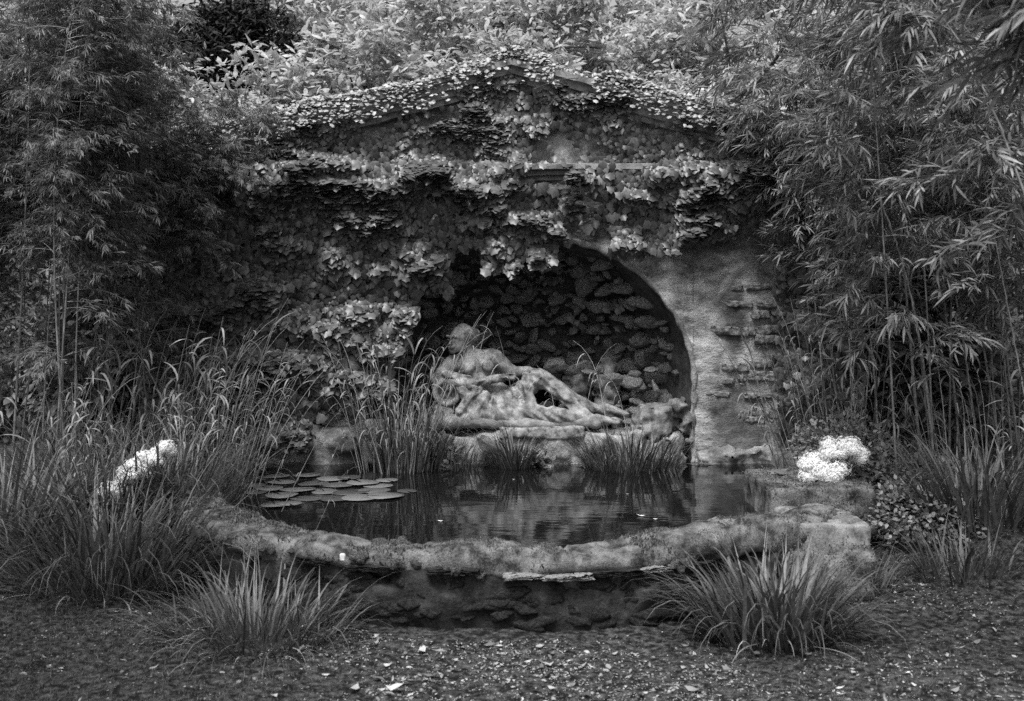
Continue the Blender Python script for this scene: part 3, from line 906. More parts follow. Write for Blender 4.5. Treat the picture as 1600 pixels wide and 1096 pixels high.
def lance(L, wd, droop, seg=3, fold=.25, o=Vector((0, 0, 0)), d=Vector((1, 0, 0)), up=Vector((0, 0, 1))):
    d = d.normalized(); s = up.cross(d).normalized(); u = d.cross(s)
    V, Fc = [], []
    for i in range(seg + 1):
        t = i / seg
        wv = wd * (1.0 if seg == 0 else [.15, 1, .8, .0][min(i, 3)] if seg == 3 else math.sin(math.pi * min(t * .9 + .08, 1)) ** .7) / 2
        c = o + d * L * t * (1 - droop * t * .3) - Vector((0, 0, 1)) * droop * L * t * t
        if i == seg: V.append(c)
        else: V += [c + s * wv - u * wv * fold, c - s * wv - u * wv * fold]
    for i in range(seg - 1): Fc.append((2 * i, 2 * i + 1, 2 * i + 3, 2 * i + 2))
    Fc.append((2 * seg - 2, 2 * seg - 1, 2 * seg))
    return V, Fc
def spray_tpl(seed, mat, n=7, leaf=.6, wd=.085, droop=.35, spread=.8):
    r = random.Random(seed)
    parts = []
    for i in range(n):
        t = .15 + .8 * i / (n - 1)
        s = 1 if i % 2 else -1
        o = Vector((t * .75, 0, -.12 * t * t))
        a = s * r.uniform(.25, spread) * (1 - t * .5)
        d = Vector((math.cos(a), math.sin(a), r.uniform(-.5, .25)))
        parts.append(lance(leaf * r.uniform(.6, 1.1), wd * r.uniform(.8, 1.2), droop * r.uniform(.3, 1.4), 3, .25, o, d, Vector((r.uniform(-.5, .5), r.uniform(-.8, .8), 1))))
    parts.append(tube([(0, 0, 0), (.4, 0, -.04), (.8, 0, -.12)], [.008, .006, .003], 3, False))
    V, Fc = join(parts)
    return Tpl('leafy_twig', V, Fc, mat)
spray_R = [spray_tpl(i, M_bamboo, 5 + i % 4, .64, .072, .25 + .1 * (i % 4)) for i in range(9)]
spray_L = [spray_tpl(20 + i, M_bambooL, 9, .55, .055, .45, .9) for i in range(6)]
def blade_tpl(seed, mat, droop, wd=.02, seg=7, name='blade'):
    """unit length, rises along +Z, falls over towards +X"""
    r = random.Random(seed)
    a, p = r.uniform(.02, .12), Vector((0, 0, 0))
    V, Fc = [], []
    for i in range(seg + 1):
        t = i / seg
        hw = wd * (.5 + .5 * math.sin(math.pi * min(1, t + .25))) * (1 - t ** 3) / 2
        tw = r.uniform(-.1, .1) + t * .5
        s = Vector((math.sin(tw) * .3, math.cos(tw), 0))
        if i == seg: V.append(p.copy())
        else: V += [p + s * hw, p - s * hw]
        p = p + Vector((math.sin(a), 0, math.cos(a))) / seg
        a += droop / seg * (1.8 * t + .1)
    for i in range(seg - 1): Fc.append((2 * i, 2 * i + 1, 2 * i + 3, 2 * i + 2))
    Fc.append((2 * seg - 2, 2 * seg - 1, 2 * seg))
    return Tpl(name, V, Fc, mat)
blades = [blade_tpl(i, M_blade, [.5, 1.0, 1.5, 2.0, 2.6, 3.1][i % 6]) for i in range(12)]
M_dead = leafmat('dead_blade', .2, .5, rough=.8, trans=.2, spec=.2)
dead_blades = [blade_tpl(50 + i, M_dead, 1.0 + .5 * i) for i in range(6)]
def reed_tpl(seed, mat, arch=1.2, leaves=6, name='reed_stalk', leaf=.16):
    """unit-high stalk that nods towards +X and hangs narrow leaves from its upper half"""
    r = random.Random(seed)
    pts, a, p = [], r.uniform(.0, .12), Vector((0, 0, 0))
    n = 13
    for i in range(n + 1):
        pts.append(p.copy())
        p = p + Vector((math.sin(a), r.uniform(-.02, .02), math.cos(a))) / n
        a += (arch / n) * (4.0 * max(0, i / n - .5) ** 1.1 + .10) * 1.5 + r.uniform(-.03, .03)
    parts = [tube(pts, [.0042 * (1 - .75 * i / n) for i in range(n + 1)], 4, False)]
    for k in range(leaves):
        t = r.uniform(.3, .6) if k < 2 else .5 + .5 * (k - 1) / (leaves - 1)
        q = pts[min(n, int(t * n))]
        s = r.choice((-1, 1))
        L_ = leaf * r.uniform(.45, 1.35)
        dd = Vector((r.uniform(-.3, .9), s * r.uniform(.0, .6), r.uniform(.1, 1.2))).normalized(); sd_ = Vector((-.5 * s, r.uniform(.3, 1), r.uniform(-.2, .2))).normalized()
        o = Vector(q); V, Fc = [], []
        g_ = r.uniform(.25, .75)
        for j in range(7):
            tt = j / 6
            hw = .0052 * min(1, .45 + tt * 2) * (1 - tt ** 2.5) + .0004
            if j == 6: V.append(o.copy())
            else: V += [o + sd_ * hw, o - sd_ * hw]
            o = o + dd * L_ / 6
            dd = (dd + Vector((0, 0, -g_ * (1.3 - tt)))).normalized()
        for j in range(5): Fc.append((2 * j, 2 * j + 1, 2 * j + 3, 2 * j + 2))
        Fc.append((10, 11, 12))
        parts.append((V, Fc))
    V, Fc = join(parts)
    return Tpl(name, V, Fc, mat)
reeds = [reed_tpl(i, M_stalk, [.4, .9, 1.3, 1.7][i % 4], 4 + i % 5) for i in range(12)]

# ------------------------------------------------------------------ ivy on the facade
def ivy_density(px, py):
    d = np.zeros_like(px)
    left = (px > 226) & (px < 700) & (py > 262)
    low = np.where(px < 480, 700, np.where(px < 560, 650, np.where(px < 610, 600 + 20 * np.sin(px / 5), 480)))
    low = np.where((px >= 610) & (px < 655), 585 - (px - 610) * 2.4, low)
    low = np.where((px >= 655) & (px < 700), 452 + 10 * np.sin(px / 5), low)
    d = np.where(left & (py < low), 1.0, d)
    mid = (px >= 700) & (px < 1150) & (py > 262)
    arch_y = 371 + 15 * np.sin(px / 17) + 9 * np.sin(px / 6.3)
    lim = np.where(px < 870, arch_y + np.where(px < 770, 36, 38) + 12 * np.sin(px / 31), np.where(px < 960, arch_y - 14, np.where(px < 1060, 392, 372)))
    d = np.where(mid & (py < lim), 1.0, d)
    d = np.where((px >= 1150) & (px < 1240) & (py > 262) & (py < 345), .7, d)
    d = np.where((px >= 1215) & (py > 330) & (py < 690), .45, d)
    ped = py <= 262
    top = 97 + .268 * np.abs(px - 800)
    d = np.where(ped & (py > top + 8), 1.0, d)
    d = np.where(ped & (px > 560) & (px < 735) & (py > top + 8) & (py < top + 62), .10, d)
    d = np.where(ped & (px > 828) & (px < 945 + 12 * np.sin(py / 6)) & (py > 204 + 8 * np.sin(px / 11)) & (py < 262), .10, d)
    d = np.where(ped & (px > 1000) & (py < top + 55) & (py > top + 12), .15, d)
    d = np.where((px > 815) & (px < 885) & (py > 258) & (py < 284), .02, d)
    d = np.where((px > 850) & (px < 940) & (py > 284) & (py < 318), .25, d)
    return d
n = 72000
px = rng.uniform(225, 1350, n); py = rng.uniform(105, 700, n)
q = np.stack([px / 60, py / 38, 0 * px], -1)
cl = fbm(q, 201, 3)                         # bunches
shelf = np.exp(-((py - 272 - 10 * np.sin(px / 47) - 6 * np.sin(px / 19)) / 24) ** 2) * np.clip(1.0 + cl * .8, .5, 1.3)     # the cornice pushes them forward
keep = rng.random(n) < ivy_density(px, py) * np.clip(.62 + cl * 1.2 + shelf * .6, .30, 1)
px, py, cl, shelf = px[keep], py[keep], cl[keep], shelf[keep]
out = .04 + .30 * np.clip(cl * 1.3 + .22, 0, 1) + .23 * shelf + rng.uniform(0, .07, len(px))
out = np.where(py < 250, out * .45 + .0, out)
d = YF - out
pos = np.stack([(px - 800) / F * d, d, H - (py - HZ) / F * d], -1)
n = len(px)
cl = np.where((px > 1200) & (py > 330), -.15, cl)
lift = np.clip(.12 + 2.2 * np.clip(cl, -.15, .6) + .55 * shelf + rng.normal(0, .28, n), -.1, 1.35)     # how far the blade is raised from hanging
down = np.stack([rng.normal(0, .45, n), -np.sin(lift), -np.cos(lift)], -1)
nrm = np.stack([rng.normal(0, .25, n), -np.cos(lift), np.sin(lift)], -1)
size = np.where(py < 250, rng.uniform(.04, .085, n), .036 + .085 * rng.random(n) ** 1.5)
ivy = thing('climbing_ivy', 'large-leaved ivy hanging in bunches over the grotto front and arch', 'ivy', (-1.5, YF - .2, 0))
M = frames(pos, down, nrm, size)
scatter(ivy, ivy_t, rng.integers(0, 5, n), M, 290, 'leaf', 'foliage', score=out * (.5 + rng.random(n)))
# stems creeping under the leaves and tendrils that hang free
stems = []
for k in range(26):
    x = rng.uniform(-3.2, 1.6); z = .3; pts = []
    for i in range(16):
        pts.append((x, YF - .035, z)); x += rng.normal(.0, .09); z += rng.uniform(.12, .24)
        if abs(x - AX) < AA and z < float(arch_z(np.array(x))) + .03: break
        if z > 2.7: break
    if len(pts) > 3: stems.append(tube(pts, [.014 - .0006 * i for i in range(len(pts))], 5))
V, Fc = join(stems)
link('stem', mesh('stem', np.array(V) - np.array(ivy.location), Fc, M_ivystem), ivy, Matrix.Translation(ivy.location), kind='stuff')
for (px0, py0, px1, py1) in [(528, 268, 478, 360), (505, 268, 545, 300), (905, 122, 833, 140), (1090, 95, 1075, 92), (640, 300, 590, 330)]:
    a, b_ = P(px0, py0, YF - .3), P(px1, py1, YF - .34)
    mid = (a + b_) / 2 + Vector((0, -.03, .03))
    V, Fc = tube([a, mid, b_], [.004, .004, .002], 4)
    link('tendril', mesh('tendril', np.array([tuple(v) for v in V]) - np.array(ivy.location), Fc, M_ivystem), ivy, Matrix.Translation(ivy.location))
# pale creeper lying along the gable
n = 15000
side = np.where(rng.random(n) < .5, -1, 1)
u = rng.uniform(0, 1.06, n)
x = side * u * GW
zz = GZ - (GZ - GE) * np.abs(x) / GW + .03 + rng.uniform(-.03, .07, n) + .07 * fbm(np.stack([x * 3, 0 * x, 0 * x], -1), 7, 2)
y = YF - .21 + np.abs(rng.normal(0, .16, n))
hang = rng.random(n) < .10
zz = np.where(hang, zz - rng.uniform(.03, .22, n), zz); y = np.where(hang, YF - .22, y)
bare = ((x > -.75) & (x < -.1) & (rng.random(n) < .5)) | (fbm(np.stack([x * 4, y * 4, 0 * x], -1), 19, 2) < -.35)
pos = np.stack([x, y, zz], -1)[~bare]
n = len(pos)
lift = rng.uniform(.5, 1.5, n)
crp = thing('gable_creeper', 'pale small-leaved creeper lying along both slopes of the gable', 'creeper', (0, YF - .2, GZ))
scatter(crp, ivyb_t, rng.integers(0, 4, n), frames(pos, np.stack([rng.normal(0, .7, n), -np.sin(lift), -np.cos(lift)], -1), np.stack([rng.normal(0, .3, n), -np.cos(lift), np.sin(lift)], -1), rng.uniform(.022, .058, n)), 200, 'leaf', 'foliage', score=.3 + rng.random(n))
# small ivy inside the niche
n = 110
a = rng.uniform(-1.2, 1.0, n); s = np.sqrt(rng.uniform(.25, .95, n))
x = AX + AA * s * np.sin(a); z = cz + (AZ + AB * np.cos(a) - cz) * s
dy = 1.3 * np.sqrt(np.maximum(0, 1 - s ** 2.6))
keep = (z > 1.15) & (fbm(np.stack([x * 3, z * 3, 0 * x], -1), 66, 2) > -.05)
pos = np.stack([x, YF + dy * .9 - .05, z], -1)[keep]; n = len(pos)
nv = thing('niche_ivy', 'thin ivy trailing over the shaded rocks inside the niche', 'ivy', (AX, YF + .8, 1.6))
lift = rng.uniform(0, .9, n)
scatter(nv, ivy_t, rng.integers(0, 5, n), frames(pos, np.stack([rng.normal(0, .5, n), -np.sin(lift), -np.cos(lift)], -1), np.stack([rng.normal(0, .3, n), -np.cos(lift), np.sin(lift)], -1), rng.uniform(.05, .11, n)), 60, 'leaf', 'foliage')

# ------------------------------------------------------------------ grasses and reeds
def clump(name, label, cat, base, n, hgt, rad, spread=.9, tpls=blades, single=40, one='blade', many='blades', droops=None, wide=1.0, group=None, bias=(0, 0), zb=None, seed=0, lean=.55, dead=0):
    r = np.random.default_rng(seed + 1000)
    t = thing(name, label, cat, base, group)
    ang = r.uniform(0, 2 * math.pi, n)
    rr = rad * np.sqrt(r.random(n))
    a2 = ang + r.normal(0, .5, n)
    off = np.stack([np.cos(ang) * rr, np.sin(ang) * rr * .7, np.zeros(n)], -1)
    pos = np.array(base)[None] + off
    pos[:, 2] = (zb if zb is not None else base[2]) - .03
    h = r.uniform(*hgt, n)
    ln = lean * spread * (.25 + .9 * rr / rad) * r.uniform(.5, 1.2, n)
    out = np.stack([np.cos(a2) + bias[0], np.sin(a2) + bias[1], np.zeros(n)], -1)
    out /= np.linalg.norm(out, axis=1, keepdims=True)
    zd = np.array([[0, 0, 1.]]) * np.cos(ln)[:, None] + out * np.sin(ln)[:, None]
    xd = out * np.cos(ln)[:, None] - np.array([[0, 0, 1.]]) * np.sin(ln)[:, None]
    which = r.integers(0, len(tpls), n) if droops is None else r.choice(droops, n)
    M = frames(pos, xd, zd, np.stack([h, h * wide * r.uniform(.7, 1.3, n), h], -1))
    front = 1 + .8 * (-off[:, 1] / rad)
    scatter(t, tpls, which, M, single, one, many, score=front * r.uniform(.6, 1, n))
    if dead:
        a3 = r.uniform(0, 2 * math.pi, dead); q3 = np.stack([np.cos(a3), np.sin(a3), 0 * a3], -1); l3 = r.uniform(.7, 1.5, dead)
        p3 = np.array(base)[None] + q3 * (rad * r.uniform(.4, 1, dead))[:, None]; p3[:, 2] = base[2]
        h3 = r.uniform(.12, .4, dead)
        M3 = frames(p3, q3 * np.cos(l3)[:, None] - [0, 0, 1.] * np.sin(l3)[:, None], [0, 0, 1.] * np.cos(l3)[:, None] + q3 * np.sin(l3)[:, None], np.stack([h3, h3 * 1.6, h3], -1))
        scatter(t, dead_blades, r.integers(0, 6, dead), M3, min(dead, 24), 'dead_blade', 'dead_blades')
    return t

def gz(x, y): return float(terrain(np.array([x]), np.array([y]))[0])
# front left, big
clump('sedge_clump', 'tall dense sedge clump rising at the front left edge', 'sedge', (-2.62, 7.25, gz(-2.62, 7.25)), 900, (.35, 1.15), .50, 1.25, single=60, wide=.9, seed=1, dead=40, bias=(.15, -.2))
clump('sedge_clump', 'grass clump half out of view at the far left', 'sedge', (-3.45, 7.6, gz(-3.45, 7.6)), 300, (.5, 1.15), .4, 1.1, single=25, wide=1.1, seed=2)
clump('sedge_clump', 'low spreading sedge tuft in front of the wall, left of centre', 'sedge', (-1.46, 6.35, -.34), 520, (.25, .66), .46, 1.45, single=70, wide=1.1, seed=3, dead=70)
clump('sedge_clump', 'bright spreading sedge tuft against the right end of the pool wall', 'sedge', (1.50, 6.42, -.34), 560, (.35, .80), .36, 1.2, single=80, wide=1.5, seed=4, dead=45, bias=(-.15, 0))
clump('sedge_clump', 'small grass tuft beside the stepped stones on the right', 'sedge', (2.28, 7.25, gz(2.28, 7.25)), 130, (.2, .42), .16, 1.1, single=30, wide=1.6, seed=5)
clump('sedge_clump', 'tall grasses at the right edge below the bamboo', 'sedge', (3.30, 7.9, gz(3.3, 7.9)), 300, (.4, .95), .35, .8, single=50, wide=1.4, seed=6)
clump('sedge_clump', 'loose grass tuft before the leafy mound at the far right', 'sedge', (2.95, 7.3, gz(2.95, 7.3)), 150, (.25, .55), .3, 1.0, single=30, wide=1.4, seed=16)
clump('sedge_clump', 'sedge on the left bank between flowers and pool wall', 'sedge', (-2.45, 8.3, .0), 360, (.45, 1.0), .38, .9, single=50, seed=7, wide=1.1, bias=(.5, 0))
clump('sedge_clump', 'grass around the left white flowers', 'sedge', (-3.0, 8.1, gz(-3.0, 8.1)), 330, (.5, 1.05), .4, .9, single=40, seed=8, wide=1.1)
clump('sedge_clump', 'grassy left bank under the fine bamboo', 'sedge', (-3.3, 9.0, gz(-3.3, 9.0)), 340, (.4, 1.1), .6, .7, single=40, seed=9, wide=1.0)
# in the water before the niche
clump('water_sedge', 'round tuft of sedge in the water before the statue', 'sedge', (.02, 10.55, .0), 230, (.3, .62), .16, 1.0, single=45, seed=10, wide=1.3)
clump('water_sedge', 'wide low sedge in the water below the right rocks', 'sedge', (1.12, 10.5, .0), 420, (.3, .62), .42, .95, single=60, seed=11, wide=1.3)
clump('water_sedge', 'thin sedge under the urn side of the plinth', 'sedge', (-.55, 10.6, .0), 130, (.2, .5), .3, 1.0, single=30, seed=12, wide=1.3)
clump('water_reeds', 'tall upright reeds in the water left of the statue', 'reeds', (-1.08, 10.35, .0), 60, (.7, 1.6), .34, .35, tpls=reeds, one='stalk', many='stalks', single=60, seed=13, bias=(.2, 0), wide=1.2)
clump('water_sedge', 'long blades around the feet of the tall water reeds', 'sedge', (-.95, 10.4, .0), 200, (.5, 1.05), .32, .5, single=50, seed=14, wide=.9)
pale_reeds = [reed_tpl(70 + i, M_dead, [.3, .7, 1.1, 1.5][i % 4], 5, leaf=.2) for i in range(8)]
for i, (a, b_, h, tp, lab) in enumerate([((838, 722), -1, .95, 2, 'lone nodding reed rising in front of the lap of the statue'), ((822, 722), -1, 1.35, 0, 'straight lone reed before the hand of the statue'), ((905, 722), 1, 1.25, 3, 'nodding reed in front of the dark niche rocks'),
                                         ((955, 722), -1, 1.28, 3, 'nodding reed before the upright rock'), ((985, 722), -1, .95, 3, 'arching stalk crossing the rocks right of the feet'), ((880, 722), -1, 1.0, 7, 'bowed pale stalk crossing the raised knee'), ((726, 722), 1, 1.5, 5, 'tall pale stalk just left of the head'), ((700, 722), 1, 1.55, 6, 'pale nodding reed with hanging leaves left of the head')]):
    p = ground_at(a[0], a[1], 0)
    ob = link('reed', pale_reeds[tp].me, None, Matrix.Translation(p) @ Matrix.Rotation(0 if b_ > 0 else math.pi, 4, 'Z') @ Matrix.Rotation(.06, 4, 'Y') @ Matrix.Scale(h, 4), None, lab, 'reed', 'single reeds before the statue')
for i, (px_, py_, h, rz, tp, lab) in enumerate([(490, 838, .55, .1, 7, 'bent bare stalk leaning over the coping into the pool'), (440, 800, .95, .15, 6, 'nodding reed arching above the lily pads'), (500, 760, .62, .3, 7, 'short nodding reed standing among the lily pads')]):
    p = ground_at(px_, py_, .05)
    link('reed', reeds[tp].me, None, Matrix.Translation(p) @ Matrix.Rotation(rz, 4, 'Z') @ Matrix.Rotation(.35, 4, 'Y') @ Matrix.Scale(h, 4), None, lab, 'reed', 'reeds leaning over the pool')
# nodding reeds of the left bank
for i, (x, y, n, hh, rad, lab) in enumerate([(-2.35, 9.0, 34, (.8, 1.35), .38, 'nodding reeds leaning over the water on the left bank'), (-2.75, 9.4, 40, (1.0, 1.75), .45, 'tallest nodding reeds on the left bank before the ivy'),
                                             (-3.3, 9.2, 30, (.9, 1.7), .5, 'reeds among the fine bamboo at the left'), (-2.9, 8.4, 24, (.7, 1.25), .4, 'reeds standing over the left white flowers'), (-3.75, 8.5, 20, (.8, 1.5), .4, 'reeds at the far left edge')]):
    clump('reed_clump', lab, 'reeds', (x, y, max(gz(x, y), -.02) if abs(x) > 2.5 else 0.0), n, hh, rad, .6, tpls=reeds, one='stalk', many='stalks', single=n, seed=30 + i, bias=(.9, -.1), wide=1.3)
# thin reeds at the right, before the wall
clump('reed_clump', 'thin bare reeds leaning before the rubble wall on the right', 'reeds', (2.75, 9.7, .02), 46, (.9, 1.7), .5, .6, tpls=reeds, one='stalk', many='stalks', single=46, seed=41, bias=(-.8, 0), droops=[0, 4, 8], wide=1.0)
clump('reed_clump', 'upright stalks with hanging leaves at the right edge', 'reeds', (3.9, 9.0, .05), 40, (.7, 1.4), .6, .35, tpls=reeds, one='stalk', many='stalks', single=40, seed=42, wide=1.4)

# ------------------------------------------------------------------ bamboo
def bamboo(label, base, height, lean, arch, seed, tpls, n_br, leafs, zmin, r0=.011, group=None, single=14, blen=(.3, .8), per=(3, 6), name='bamboo', kmin=None):
    r = np.random.default_rng(seed)
    base = np.array(base, float)
    t = thing(name, label, 'bamboo', base, group)
    side_az = math.pi if base[0] > 0 else -.2
    lean = np.array(lean, float); n = 22
    pts = []
    for i in range(n + 1):
        u = i / n
        pts.append(base + np.array([lean[0] * u + arch[0] * u ** 3, lean[1] * u + arch[1] * u ** 3, height * (u - .12 * u ** 3 * (abs(arch[0]) + abs(arch[1])))]))
    rad = []
    P2 = []
    for i in range(n + 1):                # swollen nodes
        rr = r0 * (1 - .8 * i / n)
        P2 += [pts[i] - np.array([0, 0, .012]), pts[i], pts[i] + np.array([0, 0, .012])]
        rad += [rr, rr * 1.35, rr]
    V, Fc = tube(P2[1:-1], rad[1:-1], 6)
    link('culm', mesh('culm', np.array([tuple(v) for v in V]) - base, Fc, M_culm, True), t, Matrix.Translation(Vector(base)))
    bp_, bd, bs, tubes = [], [], [], []
    for k in range(n_br):
        u = r.uniform(zmin / height, 1) ** .9
        f = u * n; i = min(n - 1, int(f)); p = pts[i] + (pts[i + 1] - pts[i]) * (f - i)
        az_ = r.uniform(0, 2 * math.pi) if r.random() < .5 else r.normal(side_az, .6)
        d = np.array([math.cos(az_), math.sin(az_), r.uniform(.0, .7)]); L_ = r.uniform(*blen) * (1.15 - .5 * u)
        q, br = p.copy(), [p.copy()]
        for j in range(5):
            q = q + d / np.linalg.norm(d) * L_ / 5
            d = d + np.array([0, 0, -.15])
            br.append(q.copy())
            m = r.integers(*per) if j > 0 else 1
            for _ in range(m if j > 0 else 0):
                a3 = r.normal(0, .9)
                dd = np.array([d[0] * math.cos(a3) - d[1] * math.sin(a3), d[0] * math.sin(a3) + d[1] * math.cos(a3), r.uniform(-.7, .45)])
                bp_.append(q + r.normal(0, .03, 3)); bd.append(dd); bs.append(r.uniform(*leafs))
        tubes.append(tube(br, [.003, .0028, .0024, .002, .0015, .001], 3, False))
    V, Fc = join(tubes)
    link('branches', mesh('branches', np.array(V) - base, Fc, M_culm), t, Matrix.Translation(Vector(base)), kind='stuff')
    bp_, bd, bs = np.array(bp_), np.array(bd), np.array(bs)
    ok = bp_[:, 1] > 1.2
    bp_, bd, bs = bp_[ok], bd[ok], bs[ok]
    M = frames(bp_, bd, np.array([[0, 0, 1.]]) + r.normal(0, .35, (len(bp_), 3)), bs)
    scatter(t, tpls, r.integers(0, len(tpls), len(bp_)), M, single, 'leafy_twig', 'foliage', score=r.uniform(.7, 1, len(bp_)))
    return t
ordn = ['first', 'second', 'third', 'fourth', 'fifth', 'sixth', 'seventh', 'eighth', 'ninth', 'tenth', 'eleventh', 'twelfth', 'thirteenth', 'fourteenth', 'fifteenth', 'sixteenth', 'seventeenth', 'eighteenth', 'nineteenth', 'twentieth', 'twenty-first', 'twenty-second', 'twenty-third', 'twenty-fourth']
rb = random.Random(5)
xs = sorted([rb.uniform(2.95, 5.0) for _ in range(23)])
for i, x in enumerate(xs):
    y = rb.uniform(8.3, 10.6)
    bamboo(f'bamboo cane with broad hanging leaves, {ordn[i]} from the wall in the right grove', (x, y, gz(x, y) - .03), rb.uniform(3.6, 5.0), (rb.uniform(-.9, -.1) * (.6 if i < 7 else 1), rb.uniform(-.7, .1)), (rb.uniform(-1.3, -.2) * (.7 if i < 7 else 1), rb.uniform(-.9, .1)), 300 + i, spray_R, 28, (.13, .25), 1.85 if i % 3 else 1.0, rb.uniform(.008, .016), 'bamboo canes of the right grove')
bamboo('bamboo cane closest on the right, its boughs hanging in from above', (3.15, 4.5, -.34), 4.4, (-.5, .2), (-.7, .3), 340, spray_R, 26, (.17, .28), 3.0, .014, 'near bamboo at the right', 20, (.3, .7))
bamboo('bamboo cane with a high leafy top behind the closest right one', (3.3, 6.3, -.3), 4.7, (-.4, .2), (-.8, .2), 341, spray_R, 36, (.15, .26), 2.0, .014, 'near bamboo at the right', 20)
xs = sorted([rb.uniform(-5.0, -2.95) for _ in range(24)])
for i, x in enumerate(xs):
    y = rb.uniform(8.4, 10.6)
    bamboo(f'slender bamboo cane with fine leaves, {ordn[i]} from the left edge', (x, y, gz(x, y) - .03), rb.uniform(3.6, 4.8), (rb.uniform(-.2, .6), rb.uniform(-.5, .2)), (rb.uniform(-.2, .8), rb.uniform(-.6, .2)), 400 + i, spray_L, 70, (.08, .15), 1.8 if i % 3 else .8, rb.uniform(.006, .011), 'fine bamboo canes of the left thicket', 12, (.3, .75), (3, 7))

# ------------------------------------------------------------------ trees and bushes behind
oval_tree = [oval('leaf', M_tree, .34), oval('leaf', M_tree, .28, .2, .3), oval('leaf', M_tree, .42, .1, .1)]
oval_yew = [oval('leaf', M_yew, .3), oval('leaf', M_yew, .2)]
oval_bush = [oval('leaf', M_bush, .45), oval('leaf', M_bush, .35, .2, .3)]
def tree(name, label, base, top, crown_c, crown_r, nleaf, tpls, lsize, seed, single=60, clumps=70, fill=.35, tr=.10, gap=.0, group=None):
    r = np.random.default_rng(seed)
    base = np.array(base, float); cc = np.array(crown_c, float); cr_ = np.array(crown_r, float)
    t = thing(name, label, 'tree', base, group)
    pts = [base + (cc - base) * u + np.array([math.sin(u * 5 + seed) * .15, 0, 0]) for u in np.linspace(0, 1, 9)]
    V, Fc = tube(pts, [tr * (1 - .6 * i / 8) for i in range(9)], 8)
    link('trunk', mesh('trunk', np.array([tuple(v) for v in V]) - base, Fc, M_bark, True), t, Matrix.Translation(Vector(base)))
    dirs = r.normal(size=(clumps, 3)); dirs /= np.linalg.norm(dirs, axis=1, keepdims=True)
    rad = r.uniform(fill, 1, clumps) ** .6
    cen = cc + dirs * cr_ * rad[:, None]
    for k in range(min(18, clumps)):
        p0 = pts[r.integers(3, 9)]; p1 = cen[k]
        mid = (p0 + p1) / 2 + r.normal(0, .12, 3)
        V, Fc = tube([p0, mid, p1], [tr * .32, tr * .2, tr * .06], 5, False)
        link('bough', mesh('bough', np.array([tuple(v) for v in V]) - base, Fc, M_bark), t, Matrix.Translation(Vector(base)))
    ci = r.integers(0, clumps, nleaf)
    cs = r.uniform(.22, .5, clumps)[ci]
    off = r.normal(size=(nleaf, 3)); off /= np.linalg.norm(off, axis=1, keepdims=True)
    pos = cen[ci] + off * (cs * r.random(nleaf) ** .4)[:, None] * np.array([1.2, 1.2, .75])
    pos = pos[pos[:, 2] > base[2] + .3]; nleaf = len(pos)
    d = r.normal(size=(nleaf, 3)) * [1, 1, .6] + [0, -.3, -.15]
    up = np.array([[0, -.3, 1.]]) + r.normal(0, .5, (nleaf, 3))
    scatter(t, tpls, r.integers(0, len(tpls), nleaf), frames(pos, d, up, r.uniform(*lsize, nleaf)), single, 'leaf', 'crown', score=r.uniform(.7, 1, nleaf))
    return t
tree('background_tree', 'leafy pale tree behind the left slope of the gable', (-2.4, 15.5, .2), 0, (-1.7, 15.0, 4.3), (1.9, 1.4, 1.6), 12000, oval_tree, (.10, .20), 501, tr=.09)
tree('background_tree', 'pale tree with thin dark trunk behind the gable top', (.9, 16.2, .2), 0, (.6, 15.6, 5.1), (2.4, 1.4, 1.5), 11000, oval_tree, (.10, .20), 502, tr=.07)
tree('background_tree', 'pale tree behind the right slope of the gable', (3.2, 15.6, .2), 0, (3.2, 15.0, 4.4), (2.0, 1.4, 1.7), 11000, oval_tree, (.10, .20), 503, tr=.11)
tree('background_tree', 'pale tree closing the sky over the gable, farthest back', (.2, 18.6, .2), 0, (-.3, 18.4, 5.4), (6.5, 1.2, 2.4), 30000, oval_tree, (.12, .22), 511, tr=.09, clumps=230)
tree('background_tree', 'broad tree seen through the bamboo at the upper right', (6.0, 16.6, .2), 0, (6.0, 16.2, 4.2), (2.4, 1.6, 2.6), 12000, oval_tree, (.12, .22), 504, tr=.11)
tree('background_tree', 'tree seen through the bamboo at the upper left', (-6.6, 16.6, .2), 0, (-6.6, 16.2, 4.2), (2.3, 1.6, 2.6), 9000, oval_tree, (.12, .22), 505, tr=.11)
tree('dark_tree', 'very dark dense evergreen at the upper left behind the bamboo', (-4.3, 16.6, .2), 0, (-4.25, 16.4, 5.35), (1.0, .6, .62), 12000, oval_yew, (.09, .16), 506, clumps=60, fill=.1, tr=.09, single=30)
tree('background_tree', 'pale low tree closing the gap between left bamboo and roof', (-4.4, 14.4, .2), 0, (-4.1, 14.2, 3.5), (1.3, .7, 1.0), 8000, oval_tree, (.08, .16), 512, tr=.06)
tree('background_tree', 'low pale tree close behind the left roof slope', (-3.6, 13.9, .2), 0, (-3.3, 13.8, 3.1), (1.3, .8, .9), 6000, oval_tree, (.09, .17), 507, tr=.06)
tree('background_tree', 'low pale tree close behind the right roof slope', (2.6, 14.0, .2), 0, (2.5, 13.9, 3.5), (1.5, .8, .9), 6000, oval_tree, (.09, .17), 508, tr=.06)
tree('added_shade_tree', 'unseen tree added behind the viewer to shade the left front', (-6.0, 0.0, -.34), 0, (-4.6, 2.2, 6.4), (1.7, 1.3, .8), 3600, oval_tree, (.12, .22), 510, tr=.12, clumps=26, single=0)  # out of view, added so that its crown shades the left front
